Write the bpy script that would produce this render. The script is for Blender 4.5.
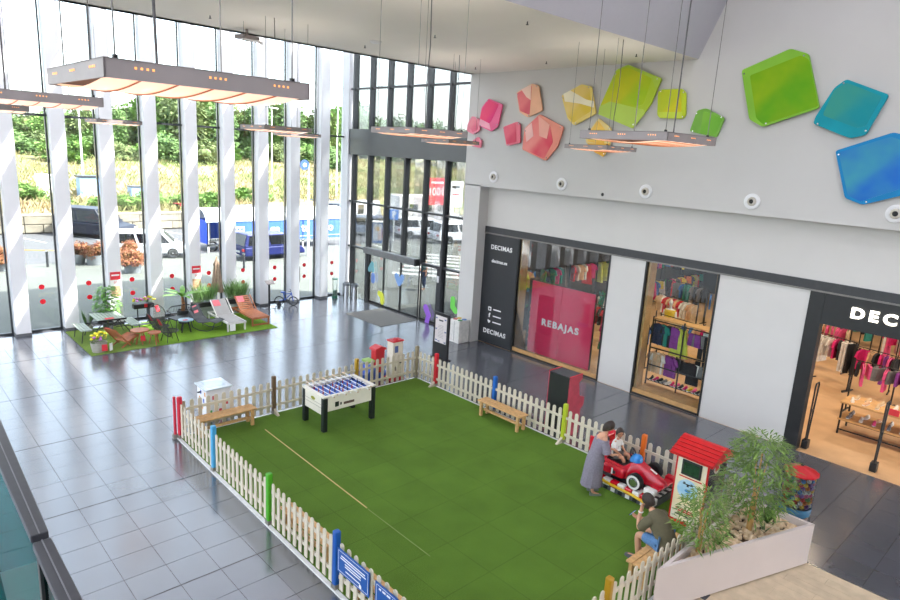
import bpy, bmesh, math, random
from mathutils import Vector, Matrix, Euler
for o in list(bpy.data.objects): bpy.data.objects.remove(o)
scene = bpy.context.scene
COL = scene.collection
R = math.radians
# ------------------------------------------------------------------ camera
F_PX, CAM_H = 640.777, 6.6
YAW, PITCH, ROLL = R(46.205), R(12.867), R(-3.395)
def cam_axes():
    cy, sy, cp, sp = math.cos(YAW), math.sin(YAW), math.cos(PITCH), math.sin(PITCH)
    f = Vector((cy*cp, sy*cp, -sp)); r = Vector((sy, -cy, 0)); d = f.cross(r)
    cr, sr = math.cos(ROLL), math.sin(ROLL)
    return r*cr + d*sr, -r*sr + d*cr, f
CR, CD, CF = cam_axes()
cam = bpy.data.cameras.new('camera'); cam.sensor_width = 36; cam.lens = F_PX*36/900; cam.clip_start = .05; cam.clip_end = 1000
camo = bpy.data.objects.new('camera', cam); COL.objects.link(camo)
m4 = Matrix((CR, -CD, -CF)).transposed().to_4x4(); m4.translation = (0, 0, CAM_H); camo.matrix_world = m4
scene.camera = camo
def ray(px, py): return CR*((px-450)/F_PX) + CD*((py-300)/F_PX) + CF
def gz(px, py, z=0.):
    r = ray(px, py); t = (z-CAM_H)/r.z; return Vector((r.x*t, r.y*t, z))
def gx(px, py, X):
    r = ray(px, py); t = X/r.x; return Vector((X, r.y*t, CAM_H+r.z*t))
def gy(px, py, Y):
    r = ray(px, py); t = Y/r.y; return Vector((r.x*t, Y, CAM_H+r.z*t))
# ------------------------------------------------------------------ sky, sun, exposure
SUN_DIR = Vector((-1., .9, -1.7)).normalized()
w = bpy.data.worlds.new('sky'); scene.world = w; w.use_nodes = True
nt = w.node_tree; nt.nodes.clear()
sky = nt.nodes.new('ShaderNodeTexSky'); sky.sky_type = 'NISHITA'; sky.sun_disc = False
sky.sun_elevation = math.asin(-SUN_DIR.z); sky.sun_rotation = math.atan2(-SUN_DIR.x, -SUN_DIR.y)
sky.air_density = 1.0; sky.dust_density = 2.5; sky.ozone_density = 1.0
bg = nt.nodes.new('ShaderNodeBackground'); bg.inputs[1].default_value = .9
wo = nt.nodes.new('ShaderNodeOutputWorld')
hsn = nt.nodes.new('ShaderNodeHueSaturation'); hsn.inputs['Saturation'].default_value = .44
nt.links.new(sky.outputs[0], hsn.inputs['Color']); nt.links.new(hsn.outputs[0], bg.inputs[0]); nt.links.new(bg.outputs[0], wo.inputs[0])
sl = bpy.data.lights.new('sun', 'SUN'); sl.energy = 13.0; sl.angle = R(.6); sl.color = (1, .96, .9)
so = bpy.data.objects.new('sun', sl); COL.objects.link(so)
so.rotation_euler = SUN_DIR.to_track_quat('-Z', 'Y').to_euler(); so.location = (30, -27, 50)
scene.view_settings.view_transform = 'Standard'; scene.view_settings.look = 'None'
scene.view_settings.exposure = .5; scene.view_settings.gamma = 1.0; scene.view_settings.use_curve_mapping = False
# ------------------------------------------------------------------ mesh builder
class MB:
    def __init__(s): s.v = []; s.f = []
    def add(s, vs, fs, mt=None):
        b = len(s.v); s.v += [tuple(mt @ Vector(v)) if mt else tuple(v) for v in vs]
        s.f += [tuple(i+b for i in f) for f in fs]; return s
    def box(s, x0, x1, y0, y1, z0, z1, mt=None):
        return s.add([(x0,y0,z0),(x1,y0,z0),(x1,y1,z0),(x0,y1,z0),(x0,y0,z1),(x1,y0,z1),(x1,y1,z1),(x0,y1,z1)],
                     [(3,2,1,0),(4,5,6,7),(0,1,5,4),(1,2,6,5),(2,3,7,6),(3,0,4,7)], mt)
    def bc(s, c, d, mt=None, rz=0, ry=0, rx=0):
        m = Matrix.Translation(c) @ Euler((rx, ry, rz)).to_matrix().to_4x4()
        if mt: m = mt @ m
        return s.box(-d[0]/2, d[0]/2, -d[1]/2, d[1]/2, -d[2]/2, d[2]/2, m)
    def bar(s, p0, p1, w, h=None):
        """square bar between two points"""
        p0, p1 = Vector(p0), Vector(p1); d = p1-p0; L = d.length
        q = d.to_track_quat('X', 'Z').to_matrix().to_4x4(); h = h or w
        return s.box(0, L, -w/2, w/2, -h/2, h/2, Matrix.Translation(p0) @ q)
    def cyl(s, p0, p1, r0, r1=None, n=10, caps=True):
        p0, p1 = Vector(p0), Vector(p1); r1 = r0 if r1 is None else r1; d = (p1-p0)
        q = d.to_track_quat('Z', 'Y').to_matrix(); vs = []
        for p, r in ((p0, r0), (p1, r1)):
            for i in range(n):
                a = 2*math.pi*i/n; vs.append(p + q @ Vector((r*math.cos(a), r*math.sin(a), 0)))
        fs = [(i, (i+1) % n, n+(i+1) % n, n+i) for i in range(n)]
        if caps: fs += [tuple(range(n-1, -1, -1)), tuple(range(n, 2*n))]
        return s.add(vs, fs)
    def tube(s, pts, r, n=6, closed=False):
        pts = [Vector(p) for p in pts]; N = len(pts); vs = []; ref = None
        for i, p in enumerate(pts):
            a = pts[i-1] if (i > 0 or closed) else p; b = pts[(i+1) % N] if (i < N-1 or closed) else p
            d = (b-a).normalized()
            if ref is None: ref = Vector((0,0,1)) if abs(d.z) < .9 else Vector((1,0,0))
            u = d.cross(ref)
            if u.length < 1e-4: u = d.orthogonal()
            u.normalize(); ref = u.cross(d).normalized(); rr = r[i] if isinstance(r, (list, tuple)) else r
            for k in range(n):
                t = 2*math.pi*k/n; vs.append(p + u*(rr*math.cos(t)) + ref*(rr*math.sin(t)))
        fs = []
        for i in range(N if closed else N-1):
            j = (i+1) % N
            fs += [(i*n+k, i*n+(k+1) % n, j*n+(k+1) % n, j*n+k) for k in range(n)]
        if not closed: fs += [tuple(range(n-1, -1, -1)), tuple(range((N-1)*n, N*n))]
        return s.add(vs, fs)
    def prism(s, poly, a, b, axis='z', mt=None):
        """polygon (u,v) extruded along axis from a to b; x: (v1,v2)=(y,z), y: (x,z), z: (x,y)"""
        def P(u, v, w): return {'x': (w, u, v), 'y': (u, w, v), 'z': (u, v, w)}[axis]
        n = len(poly); vs = [P(u, v, a) for u, v in poly] + [P(u, v, b) for u, v in poly]
        fs = [tuple(range(n-1, -1, -1)), tuple(range(n, 2*n))] + [(i, (i+1) % n, n+(i+1) % n, n+i) for i in range(n)]
        return s.add(vs, fs, mt)
    def sph(s, c, r, n=10, m=7, mt=None):
        r = (r, r, r) if not isinstance(r, (tuple, list)) else r; vs = []; fs = []
        for j in range(m+1):
            ph = math.pi*j/m
            for i in range(n):
                th = 2*math.pi*i/n; vs.append((c[0]+r[0]*math.sin(ph)*math.cos(th), c[1]+r[1]*math.sin(ph)*math.sin(th), c[2]+r[2]*math.cos(ph)))
        for j in range(m):
            for i in range(n): fs.append((j*n+i, (j+1)*n+i, (j+1)*n+(i+1) % n, j*n+(i+1) % n))
        return s.add(vs, fs, mt)
    def lathe(s, prof, n=16, c=(0,0,0), sx=1, sy=1, mt=None):
        vs = []; fs = []; k = len(prof)
        for r, z in prof:
            for i in range(n):
                a = 2*math.pi*i/n; vs.append((c[0]+sx*r*math.cos(a), c[1]+sy*r*math.sin(a), c[2]+z))
        for j in range(k-1):
            for i in range(n): fs.append((j*n+i, j*n+(i+1) % n, (j+1)*n+(i+1) % n, (j+1)*n+i))
        return s.add(vs, fs, mt)
    def loft(s, rings, cap=True):
        n = len(rings[0]); vs = [p for r in rings for p in r]; fs = []
        for j in range(len(rings)-1):
            fs += [(j*n+i, j*n+(i+1) % n, (j+1)*n+(i+1) % n, (j+1)*n+i) for i in range(n)]
        if cap: fs += [tuple(range(n-1, -1, -1)), tuple(range((len(rings)-1)*n, len(rings)*n))]
        return s.add(vs, fs)
    def disc(s, c, r, axis='y', n=20):
        vs = []
        for i in range(n):
            a = 2*math.pi*i/n; u, v = r*math.cos(a), r*math.sin(a)
            vs.append({'y': (c[0]+u, c[1], c[2]+v), 'x': (c[0], c[1]-u, c[2]+v), 'z': (c[0]+u, c[1]+v, c[2])}[axis])
        return s.add(vs, [tuple(range(n))])
    def leaf(s, p, d, L, wd, up=Vector((0,0,1)), droop=.25):
        p = Vector(p); d = Vector(d).normalized(); u = d.cross(up)
        if u.length < 1e-3: u = d.orthogonal()
        u.normalize(); q1 = p + d*(L*.5); q2 = p + d*L - Vector((0,0,droop*L))
        return s.add([p, q1+u*(wd/2), q1-u*(wd/2), q2], [(0,1,2), (1,3,2)])
    def mesh(s, name):
        me = bpy.data.meshes.new(name); me.from_pydata(s.v, [], s.f); me.update(); return me
def link(o, parent=None):
    COL.objects.link(o)
    if parent: o.parent = parent
    return o
def P(name, mb, mat, parent=None, smooth=False, loc=None, rz=0, bevel=0, label=None):
    me = mb.mesh(name) if isinstance(mb, MB) else mb
    if isinstance(mb, MB):
        bm = bmesh.new(); bm.from_mesh(me); bmesh.ops.recalc_face_normals(bm, faces=bm.faces); bm.to_mesh(me); bm.free()
        if smooth: me.shade_smooth(); me.set_sharp_from_angle(angle=R(42))
        me.materials.append(mat)
    o = bpy.data.objects.new(name, me); link(o, parent)
    if loc is not None: o.location = loc
    o.rotation_euler.z = rz
    if bevel:
        b = o.modifiers.new('bevel', 'BEVEL'); b.width = bevel; b.segments = 2; b.limit_method = 'ANGLE'
    if label: o['label'] = label
    return o
def tag(o, label, cat, group=None):
    o['label'] = label; o['category'] = cat
    if group: o['group'] = group
    return o
def T(name, label, cat, loc=(0,0,0), rz=0, group=None):
    o = bpy.data.objects.new(name, None); o.empty_display_size = .1; link(o); o.location = loc; o.rotation_euler.z = rz
    return tag(o, label, cat, group)
def S(name, mb, mat, label, cat, loc=None, rz=0, group=None, smooth=False, bevel=0):
    return tag(P(name, mb, mat, None, smooth, loc, rz, bevel), label, cat, group)
def ST(name, mb=None, mat=None, parent=None, bevel=0):
    if mb is None:
        o = bpy.data.objects.new(name, None); link(o)
    else: o = P(name, mb, mat, parent, bevel=bevel)
    if parent is None: o['kind'] = 'structure'
    return o
def dup(o, parent=None, loc=None, rz=None, label=None, group=None, scale=None):
    c = o.copy(); link(c, parent)
    for ch in o.children: dup(ch, c)
    if loc is not None: c.location = loc
    if rz is not None: c.rotation_euler.z = rz
    if label: c['label'] = label
    if group: c['group'] = group
    if scale: c.scale = (scale,)*3 if not isinstance(scale, tuple) else scale
    return c
def text(body, size, mat, parent, loc, rot, name='lettering', extrude=.004, align='CENTER', offset=0., sx=1., space=1.):
    cu = bpy.data.curves.new(name, 'FONT'); cu.body = body; cu.size = size; cu.extrude = extrude; cu.offset = offset
    cu.align_x = align; cu.align_y = 'CENTER'; cu.space_character = space; cu.resolution_u = 4
    to = bpy.data.objects.new('t', cu); me = bpy.data.meshes.new_from_object(to); bpy.data.objects.remove(to)
    me.materials.clear(); me.materials.append(mat); o = bpy.data.objects.new(name, me); link(o, parent)
    o.location = loc; o.rotation_euler = rot; o.scale = (sx, 1, 1); return o
FACE_MX = (R(90), 0, R(-90))     # lettering on a face that looks along -X
FACE_MY = (R(90), 0, 0)          # ... along -Y
# ------------------------------------------------------------------ materials
def lin(c):
    return tuple(((x/255)/12.92 if x/255 <= .04045 else ((x/255+.055)/1.055)**2.4) for x in c) + (1.,)
MATS = {}
def mat(name, col, rough=.5, metal=0., var=.08, scale=8., bump=0., bscale=60., spec=.5, coat=0., emit=None, estr=0., rnd=0., col2=None, trans=0.):
    if name in MATS: return MATS[name]
    m = bpy.data.materials.new(name); m.use_nodes = True; t = m.node_tree; b = t.nodes['Principled BSDF']
    b.inputs['Roughness'].default_value = rough; b.inputs['Metallic'].default_value = metal
    b.inputs['Specular IOR Level'].default_value = spec; b.inputs['Coat Weight'].default_value = coat
    tc = t.nodes.new('ShaderNodeTexCoord'); nz = t.nodes.new('ShaderNodeTexNoise'); nz.inputs['Scale'].default_value = scale; nz.inputs['Detail'].default_value = 3
    t.links.new(tc.outputs['Object'], nz.inputs['Vector'])
    mx = t.nodes.new('ShaderNodeMix'); mx.data_type = 'RGBA'
    c = lin(col); c2 = lin(col2) if col2 else tuple(x*(1-var*2) for x in c[:3])+(1,)
    rp = t.nodes.new('ShaderNodeMapRange'); rp.inputs[1].default_value = .35; rp.inputs[2].default_value = .65
    t.links.new(nz.outputs['Fac'], rp.inputs[0]); t.links.new(rp.outputs[0], mx.inputs['Factor'])
    mx.inputs[6].default_value = c2; mx.inputs[7].default_value = c; out = mx.outputs[2]
    if rnd:
        oi = t.nodes.new('ShaderNodeObjectInfo'); hs = t.nodes.new('ShaderNodeHueSaturation'); mr = t.nodes.new('ShaderNodeMapRange')
        mr.inputs[3].default_value = 1-rnd; mr.inputs[4].default_value = 1+rnd
        t.links.new(oi.outputs['Random'], mr.inputs[0]); t.links.new(mr.outputs[0], hs.inputs['Value']); t.links.new(out, hs.inputs['Color']); out = hs.outputs[0]
    t.links.new(out, b.inputs['Base Color'])
    if bump:
        n2 = t.nodes.new('ShaderNodeTexNoise'); n2.inputs['Scale'].default_value = bscale; bp = t.nodes.new('ShaderNodeBump'); bp.inputs['Strength'].default_value = bump
        bp.inputs['Distance'].default_value = .02
        t.links.new(tc.outputs['Object'], n2.inputs['Vector']); t.links.new(n2.outputs['Fac'], bp.inputs['Height']); t.links.new(bp.outputs[0], b.inputs['Normal'])
    if emit: b.inputs['Emission Color'].default_value = lin(emit); b.inputs['Emission Strength'].default_value = estr
    if trans: b.inputs['Transmission Weight'].default_value = trans
    MATS[name] = m; return m
def glass(name, tint=(255,255,255), refl=1.0, rough=0.0, dirt=0.0):
    """thin clear pane: see-through with Fresnel reflection"""
    if name in MATS: return MATS[name]
    m = bpy.data.materials.new(name); m.use_nodes = True; t = m.node_tree; t.nodes.clear()
    o = t.nodes.new('ShaderNodeOutputMaterial'); a = t.nodes.new('ShaderNodeBsdfTransparent'); g = t.nodes.new('ShaderNodeBsdfGlossy'); f = t.nodes.new('ShaderNodeFresnel')
    a.inputs[0].default_value = lin(tint); g.inputs['Roughness'].default_value = rough; f.inputs[0].default_value = 1.5
    mt = t.nodes.new('ShaderNodeMath'); mt.operation = 'MULTIPLY'; mt.inputs[1].default_value = refl; mx = t.nodes.new('ShaderNodeMixShader')
    t.links.new(f.outputs[0], mt.inputs[0]); t.links.new(mt.outputs[0], mx.inputs[0]); t.links.new(a.outputs[0], mx.inputs[1]); t.links.new(g.outputs[0], mx.inputs[2])
    t.links.new(mx.outputs[0], o.inputs[0]); MATS[name] = m; return m
M_white = mat('white_paint', (226,226,228), .55, var=.02)
M_column = mat('column_white_metal', (224,225,230), .42, var=.015, scale=2)
M_black = mat('black_metal', (28,28,30), .45, var=.1)
M_dark = mat('dark_frame_metal', (62,64,68), .4, metal=.3, var=.05)
M_rubber = mat('black_rubber', (22,22,23), .75)
M_chrome = mat('chrome', (200,202,205), .22, metal=1, var=.03)
M_red = mat('red_plastic', (196,28,40), .35, var=.05)
M_tagred = mat('red_price_card', (222,52,66), .6, var=.05)
M_wood = mat('pine_wood', (214,168,112), .55, var=.12, scale=14, bump=.05)
M_teak = mat('teak_wood', (176,106,68), .5, var=.12, scale=14, bump=.05)
M_cream = mat('cream_painted_wood', (204,194,174), .5, var=.04, rnd=.04)
M_clear = glass('clear_glass', (246,250,250), .8)
M_shopglass = glass('shop_glass', (246,250,250), .45)
M_text = mat('white_lettering', (240,240,240), .5, var=.01)
random.seed(7)
# ================================================================== STRUCTURE
FXW, BXW, GYW = 16.45, 16.0, 24.3          # facade plane, bulkhead plane, glass wall plane
CEIL, ROOF = 9.25, 11.8
def tile_material():
    m = mat('dark_polished_tile', (84,87,95), .19, var=.015, scale=1.0, rnd=.05, spec=1.0)
    m.node_tree.nodes['Principled BSDF'].inputs['IOR'].default_value = 1.85
    return m
M_tile = tile_material()
M_grout = mat('dark_grout', (26,27,29), .9)
fl = MB().box(-10, FXW-.06, -10, GYW-.02, -.25, -.012)
floor = ST('floor', fl, M_grout)
TX0, TXP, TY0, TYP = 3.10, .6175, 8.74, .625
XLI = 4.78
LAWN = (4.93, 11.92, 3.98, 13.70)
tile_mb = MB().box(.003, TXP-.003, .004, TYP-.004, -.012, 0)
cand = []
for i in range(-18, 22):
    for j in range(-15, 25):
        x, y = TX0+i*TXP, TY0+j*TYP
        if x > FXW-.1 or y > GYW-.1: continue
        cut = x+TXP > FXW-.04 or y+TYP > GYW-.02
        if x > LAWN[0] and x+TXP < LAWN[1] and y > LAWN[2] and y+TYP < LAWN[3]: continue      # under the turf
        if x < 11.0 and y+TYP < 3.6: continue                                                   # boarded walkway
        c = Vector((x+.3, y+.3, -CAM_H)); dpt = c.dot(CF)
        u = 450+F_PX*c.dot(CR)/dpt if dpt > 0 else -999; v = 300+F_PX*c.dot(CD)/dpt if dpt > 0 else -999
        vis = -15 < u < 915 and -15 < v < 615
        cand.append((not vis or cut, dpt if vis else 99, x, y))
cand.sort()
tile_me = None
rest = MB()
for k, (nv, d, x, y) in enumerate(cand):
    if k < 300:
        if tile_me is None: o = P('tile', tile_mb, M_tile, floor); tile_me = o.data
        else: o = P('tile', tile_me, None, floor)
        o.location = (x, y, 0)
    else: rest.box(x+.003, min(x+TXP-.003, FXW-.05), y+.004, min(y+TYP-.004, GYW-.03), -.012, 0)
ro = P('far_tiles', rest, M_tile, floor); ro['kind'] = 'stuff'
for k in range(-2, 5):
    y = TY0+5*TYP*k
    for x0, x1 in (((-8, XLI), (12.05, FXW-.06)) if LAWN[2] < y < LAWN[3] else ((-8, FXW-.06),)):
        if y > 3.7: P('expansion_joint', MB().box(x0, x1, y-.009, y+.009, -.004, .0008), M_grout, floor)
# boarded walkway beside the planter
walk = ST('floor_walkway', MB().box(3, 11.58, -6, 3.9, -.03, -.004), mat('walkway_joint', (120,104,84), .8))
M_plank = mat('pale_oak_plank', (206,186,158), .5, var=.08, scale=5, rnd=.05)
pm = None
for i in range(40):
    x = 11.58-.2*(i+1)
    for j in range(5):
        y = 3.9-1.6*(j+1)-(i % 3)*.5+.5
        y1 = min(y+1.6, 3.9)
        if x > 5 and y > -4:
            P('plank', MB().box(x+.002, x+.198, y+.002, y1-.002, -.004, .004), M_plank, walk)
P('edge_strip', MB().box(11.575, 11.605, -6, 3.0, -.004, .008), M_chrome, walk)

# glass wall: columns, mullions, panes
MX = [3.58+1.4105*k for k in range(-6, 10)]
M_mull = mat('mullion_dark', (58,62,66), .4, metal=.4)
M_skirt = mat('grey_skirting', (96,98,102), .5)
M_dot = mat('red_sticker', (236,22,48), .5, var=.02)
col_mb = MB().box(0, .42, -.38, -.0, 0, ROOF); sk_mb = MB().box(-.01, .43, -.39, 0, 0, .09)
colme = None
ordn = ['first','second','third','fourth','fifth','sixth','seventh','eighth','ninth','tenth','eleventh','twelfth','thirteenth','fourteenth','fifteenth','sixteenth']
for k, x in enumerate(MX):
    n = len(MX)-1-k
    if k < len(MX)-1:
        c = T('column', 'white rectangular column of the glass wall, %s counted from the entrance corner' % ordn[n-1], 'column', (x+.045, GYW-.02, 0), 0, 'columns along the glass wall')
        if colme is None:
            a = P('shaft', col_mb, M_column, c); b = P('skirting', sk_mb, M_skirt, c); colme = (a.data, b.data)
        else: P('shaft', colme[0], None, c); P('skirting', colme[1], None, c)
        wn = ST('window_%d' % (k+1))
        x1 = MX[k+1]
        P('mullion', MB().box(x-.015, x+.03, GYW-.03, GYW+.08, 0, ROOF), M_mull, wn)
        P('transom', MB().box(x+.4, x1+.035, GYW-.12, GYW+.05, 7.0, 7.07), M_mull, wn)
        P('sill', MB().box(x+.03, x1-.02, GYW-.05, GYW+.06, 0, .07), M_mull, wn)
        P('joint', MB().box(x+.03, x1-.02, GYW+.0, GYW+.012, 9.04, 9.052), M_mull, wn)
        P('pane', MB().box(x+.03, x1-.02, GYW+.005, GYW+.017, .07, 7.0), M_clear, wn)
        P('pane', MB().box(x+.03, x1-.02, GYW+.005, GYW+.017, 7.07, ROOF), M_clear, wn)
        if x > 1:
            for z in (1.0, 1.5):
                P('round_sticker', MB().prism([(x+.93+.085*math.cos(t*math.pi/10), z+.085*math.sin(t*math.pi/10)) for t in range(20)], GYW-.002, GYW+.002, 'y'), M_dot, wn)
# corner pier between glass wall and entrance
ST('trim_1', MB().box(MX[-1]-.03, 16.62, GYW-.42, GYW+.1, 0, ROOF).box(MX[-1]-.04, 16.5, GYW-.43, GYW, 0, .09), M_column)

# entrance wall
went = ST('wall_entrance')
EY = [23.64, 22.44, 21.25, 20.04, 18.83, 17.63]
for i, y in enumerate(EY):
    z0 = 2.35 if 1 < i < 5 else 0
    P('mullion', MB().box(FXW-.14, FXW+.1, y-.05, y+.05, z0, ROOF), M_dark, went)
TZ = [2.32, 4.31, 9.03]
for z in TZ: P('transom', MB().box(FXW-.1, FXW+.06, 16.25, 23.9, z-.035, z+.035), M_dark, went)
P('header_panel', MB().box(FXW-.16, FXW+.12, 16.27, 23.95, 6.32, 7.38), mat('grey_metal_panel', (92,94,96), .38, metal=.55, var=.06, scale=.8), went)
ey = [23.9]+EY+[16.25]
for i in range(len(ey)-1):
    for z0, z1 in ((0,2.285),(2.355,4.275),(4.345,6.32),(7.38,8.995),(9.065,ROOF)):
        if z0 == 0 and 2 <= i <= 5: continue
        P('pane', MB().box(FXW-.006, FXW+.006, ey[i+1]+.05, ey[i]-.05, z0, z1), M_clear, went)
door = ST('door_1')
DY = [22.4, 21.33, 20.15, 18.96, 17.85]
for i in range(4):
    y1, y0 = DY[i], DY[i+1]; X = FXW+(.04 if i in (0,3) else -.02)
    lf = P('door_leaf', MB().box(X-.02, X+.02, y0+.0, y0+.045, .02, 2.28).box(X-.02, X+.02, y1-.045, y1, .02, 2.28).box(X-.02, X+.02, y0, y1, .02, .1).box(X-.02, X+.02, y0, y1, 2.22, 2.28), M_black, door)
    P('pane', MB().box(X-.005, X+.005, y0+.045, y1-.045, .1, 2.22), M_clear, lf)
P('jamb', MB().box(FXW-.12, FXW+.12, 17.62, 17.85, 0, 2.3), M_dark, door)
P('jamb', MB().box(FXW-.1, FXW+.1, 22.4, 22.5, 0, 2.3), M_dark, door)
sh = P('sensor_housing', MB().box(FXW-.3, FXW-.06, 19.0, 22.45, 2.2, 2.46), mat('brushed_grey_housing', (120,122,124), .45, metal=.4), door, bevel=.02)
P('end_cap', MB().box(FXW-.31, FXW-.05, 18.93, 19.0, 2.19, 2.47), M_black, door)
P('alarm_box', MB().box(FXW-.17, FXW-.12, 17.69, 17.78, 1.75, 2.0), M_white, door, bevel=.01)
# decals on the door glass
def decal(pts, y, z, s, col, nm):
    mb = MB(); X = FXW-.045
    for (a0, b0, a1, b1, r) in pts:
        X -= .0025
        d = Vector((a1-a0, b1-b0)); L = d.length; d.normalize(); nrm = Vector((-d.y, d.x)); poly = []
        for t in range(9): th = math.pi/2+math.pi*t/8; q = Vector((a0,b0))+r*(d*math.cos(th)+nrm*math.sin(th)); poly.append((y-q.x*s, z+q.y*s))
        for t in range(9): th = -math.pi/2+math.pi*t/8; q = Vector((a1,b1))+r*(d*math.cos(th)+nrm*math.sin(th)); poly.append((y-q.x*s, z+q.y*s))
        mb.prism(poly, X-.002, X+.002, 'x')
    return P('decal', mb, mat('decal_'+nm, col, .6, var=.02), door)
decal([(-.1,-.1,.05,.1,.09),(.05,.1,.1,-.1,.08)], 22.15, 1.62, 1.3, (120,180,190), 'teal')
decal([(0,-.08,0,.08,.1)], 22.0, 1.15, 1.3, (112,142,206), 'blue')
decal([(-.14,.08,0,-.12,.1),(.14,.08,0,-.12,.1)], 20.2, 1.42, 1.3, (124,162,218), 'sky')
decal([(-.12,.12,.03,.08,.1),(.03,.08,.06,-.16,.1)], 21.38, .42, 1.2, (222,226,70), 'yellow')
decal([(-.1,.2,.05,-.02,.12),(.05,-.02,-.02,-.3,.1)], 18.35, .35, 1.2, (150,96,206), 'violet')
decal([(0,.16,0,-.08,.1),(0,-.08,.14,-.18,.1)], 16.95, 1.05, 1.2, (110,206,84), 'green')
S('entrance_mat', MB().box(14.45, 16.28, 18.82, 21.15, 0, .012), mat('grey_mat', (112,110,106), .9, var=.08, scale=40, bump=.3, bscale=200), 'grey rectangular entrance mat before the sliding glass doors', 'mat')

# right-hand wall: bulkhead above, recessed facade below
M_wall = mat('grey_white_plaster', (198,196,194), .6, var=.012, scale=1.2)
M_fac = mat('grey_white_panel', (206,203,200), .5, var=.012, scale=1.5)
ST('wall_bulkhead', MB().box(BXW, BXW+.9, -10, 16.3, 5.57, 14), M_wall)
ST('wall_pier', MB().box(BXW, FXW+.25, 15.52, 16.27, 0, 5.6), M_wall)
wf = ST('wall_facade', MB().box(FXW, FXW+.12, -10, 15.55, 4.2, 5.6), M_fac)
for y0, y1 in ((9.2,10.35),(4.87,7.06)): P('wall_panel', MB().box(FXW-.02, FXW+.25, y0, y1, 0, 3.97), M_fac, wf)
ST('trim_2', MB().box(FXW-.06, FXW+.12, -10, 15.55, 3.99, 4.2), mat('charcoal_band', (54,55,58), .45))
ST('trim_3', MB().box(FXW-.07, FXW-.02, -10, 15.6, 3.95, 3.99), mat('grey_bead', (128,124,120), .4, metal=.4))
# ceiling over the hall, sloping edge, roof over the glazed strip
M_ceil = mat('warm_grey_ceiling', (228,223,215), .7, var=.015, scale=.6)
ST('ceiling', MB().box(-10, BXW, 8.25, 16.42, CEIL, CEIL+.3), M_ceil)
ST('ceiling_fascia', MB().add([(-10,8.25,CEIL),(BXW,8.25,CEIL),(BXW,7.1,ROOF+.2),(-10,7.1,ROOF+.2),(-10,8.45,CEIL+.1),(BXW,8.45,CEIL+.1),(BXW,7.4,ROOF+.2),(-10,7.4,ROOF+.2)],
    [(0,1,2,3),(5,4,7,6),(0,4,5,1),(1,5,6,2),(2,6,7,3),(3,7,4,0)]), mat('violet_grey_ceiling', (186,184,192), .7, var=.01))
def opal():
    m = bpy.data.materials.new('opal_fill_skylight'); m.use_nodes = True; t = m.node_tree; t.nodes.clear()
    o = t.nodes.new('ShaderNodeOutputMaterial'); a = t.nodes.new('ShaderNodeBsdfTranslucent'); a.inputs[0].default_value = (.42,.42,.43,1); t.links.new(a.outputs[0], o.inputs[0]); return m
ST('roof_fill_skylight', MB().box(-10, BXW+1, -10, 7.2, ROOF+.2, ROOF+.24), opal())  # unseen translucent roof, added to fill the hall with soft daylight
ST('wall_rear_blocker', MB().box(-10, BXW+.9, -10.3, -10, 0, 14), M_wall)  # unseen wall, added to block light from behind the camera
ST('roof_parapet', MB().box(-10, BXW+.4, 16.12, 16.42, CEIL, ROOF+.2), M_wall)
rf = ST('roof_glazing')
RB0 = .0
for k in range(-10, 18):
    x = MX[0]+1.4105*k-.2+RB0
    P('roof_beam', MB().box(x+.05, x+.92, 16.12, GYW+.5, ROOF, ROOF+.22), M_column, rf)
P('roof_edge', MB().box(-14, 17, GYW-.1, GYW+.6, ROOF-.05, ROOF+.25), M_column, rf)
# interior of the shop
M_sfloor = mat('shop_floor', (196,158,118), .45, var=.08, scale=1.5)
ST('floor_shop', MB().box(FXW-.05, 34, -8, 15.5, -.2, .0), M_sfloor)
M_sdark = mat('shop_dark_ceiling', (52,50,50), .8)
ST('ceiling_shop', MB().box(FXW+.12, 34, -8, 15.5, 4.3, 4.5), M_sdark)
M_swall = mat('shop_grey_wall', (70,64,60), .7)
ST('wall_shop_back', MB().box(34, 34.3, -8, 15.6, 0, 4.5), M_swall)
ST('wall_shop_side', MB().box(FXW+.05, 34.3, 15.5, 15.8, 0, 9), mat('shop_side_plaster', (74,68,64), .7))
ST('roof_shop', MB().box(FXW+.5, 34.3, -10, 15.8, 9, 9.3), M_wall)
# ================================================================== SHOP FRONT
M_panelblk = mat('anthracite_panel', (44,46,50), .4, var=.03)
sp = T('shop_name_board', 'tall anthracite shop panel with white lettering beside the red sale banner', 'sign panel', (FXW-.04, 14.75, 0))
P('board', MB().box(0, .1, -.79, .79, .02, 3.93), M_panelblk, sp)
text('DECIMAS', .215, M_text, sp, (-.006, -.05, 3.5), FACE_MX, offset=.006, sx=1.0, space=1.15)
text('decimas.es', .17, M_text, sp, (-.006, 0, 3.02), FACE_MX, offset=.003)
text('DECIMAS', .225, M_text, sp, (-.006, .0, .46), FACE_MX, offset=.006, sx=1.05, space=1.15)
ic = P('icon', MB().box(-.006, 0, .22, .36, 1.23, 1.37), M_text, sp)
P('icon_dot', MB().prism([(.29+.04*math.cos(t*math.pi/8), 1.30+.04*math.sin(t*math.pi/8)) for t in range(16)], -.009, -.005, 'x'), M_panelblk, ic)
text('f', .2, M_text, sp, (-.006, .29, 1.06), FACE_MX, 'icon', offset=.012)
P('icon', MB().prism([(.36,.85),(.30,.77),(.22,.83),(.24,.89),(.28,.87),(.34,.91)], -.006, 0, 'x'), M_text, sp)
for z, wd in ((1.30,.36),(1.06,.38),(.84,.40)):        # handles too small to read
    P('small_print', MB().box(-.005, 0, .12-wd, .12, z-.022, z+.022), M_text, sp)
M_owood = mat('oak_reveal', (206,160,104), .5, var=.1, scale=6)
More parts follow.
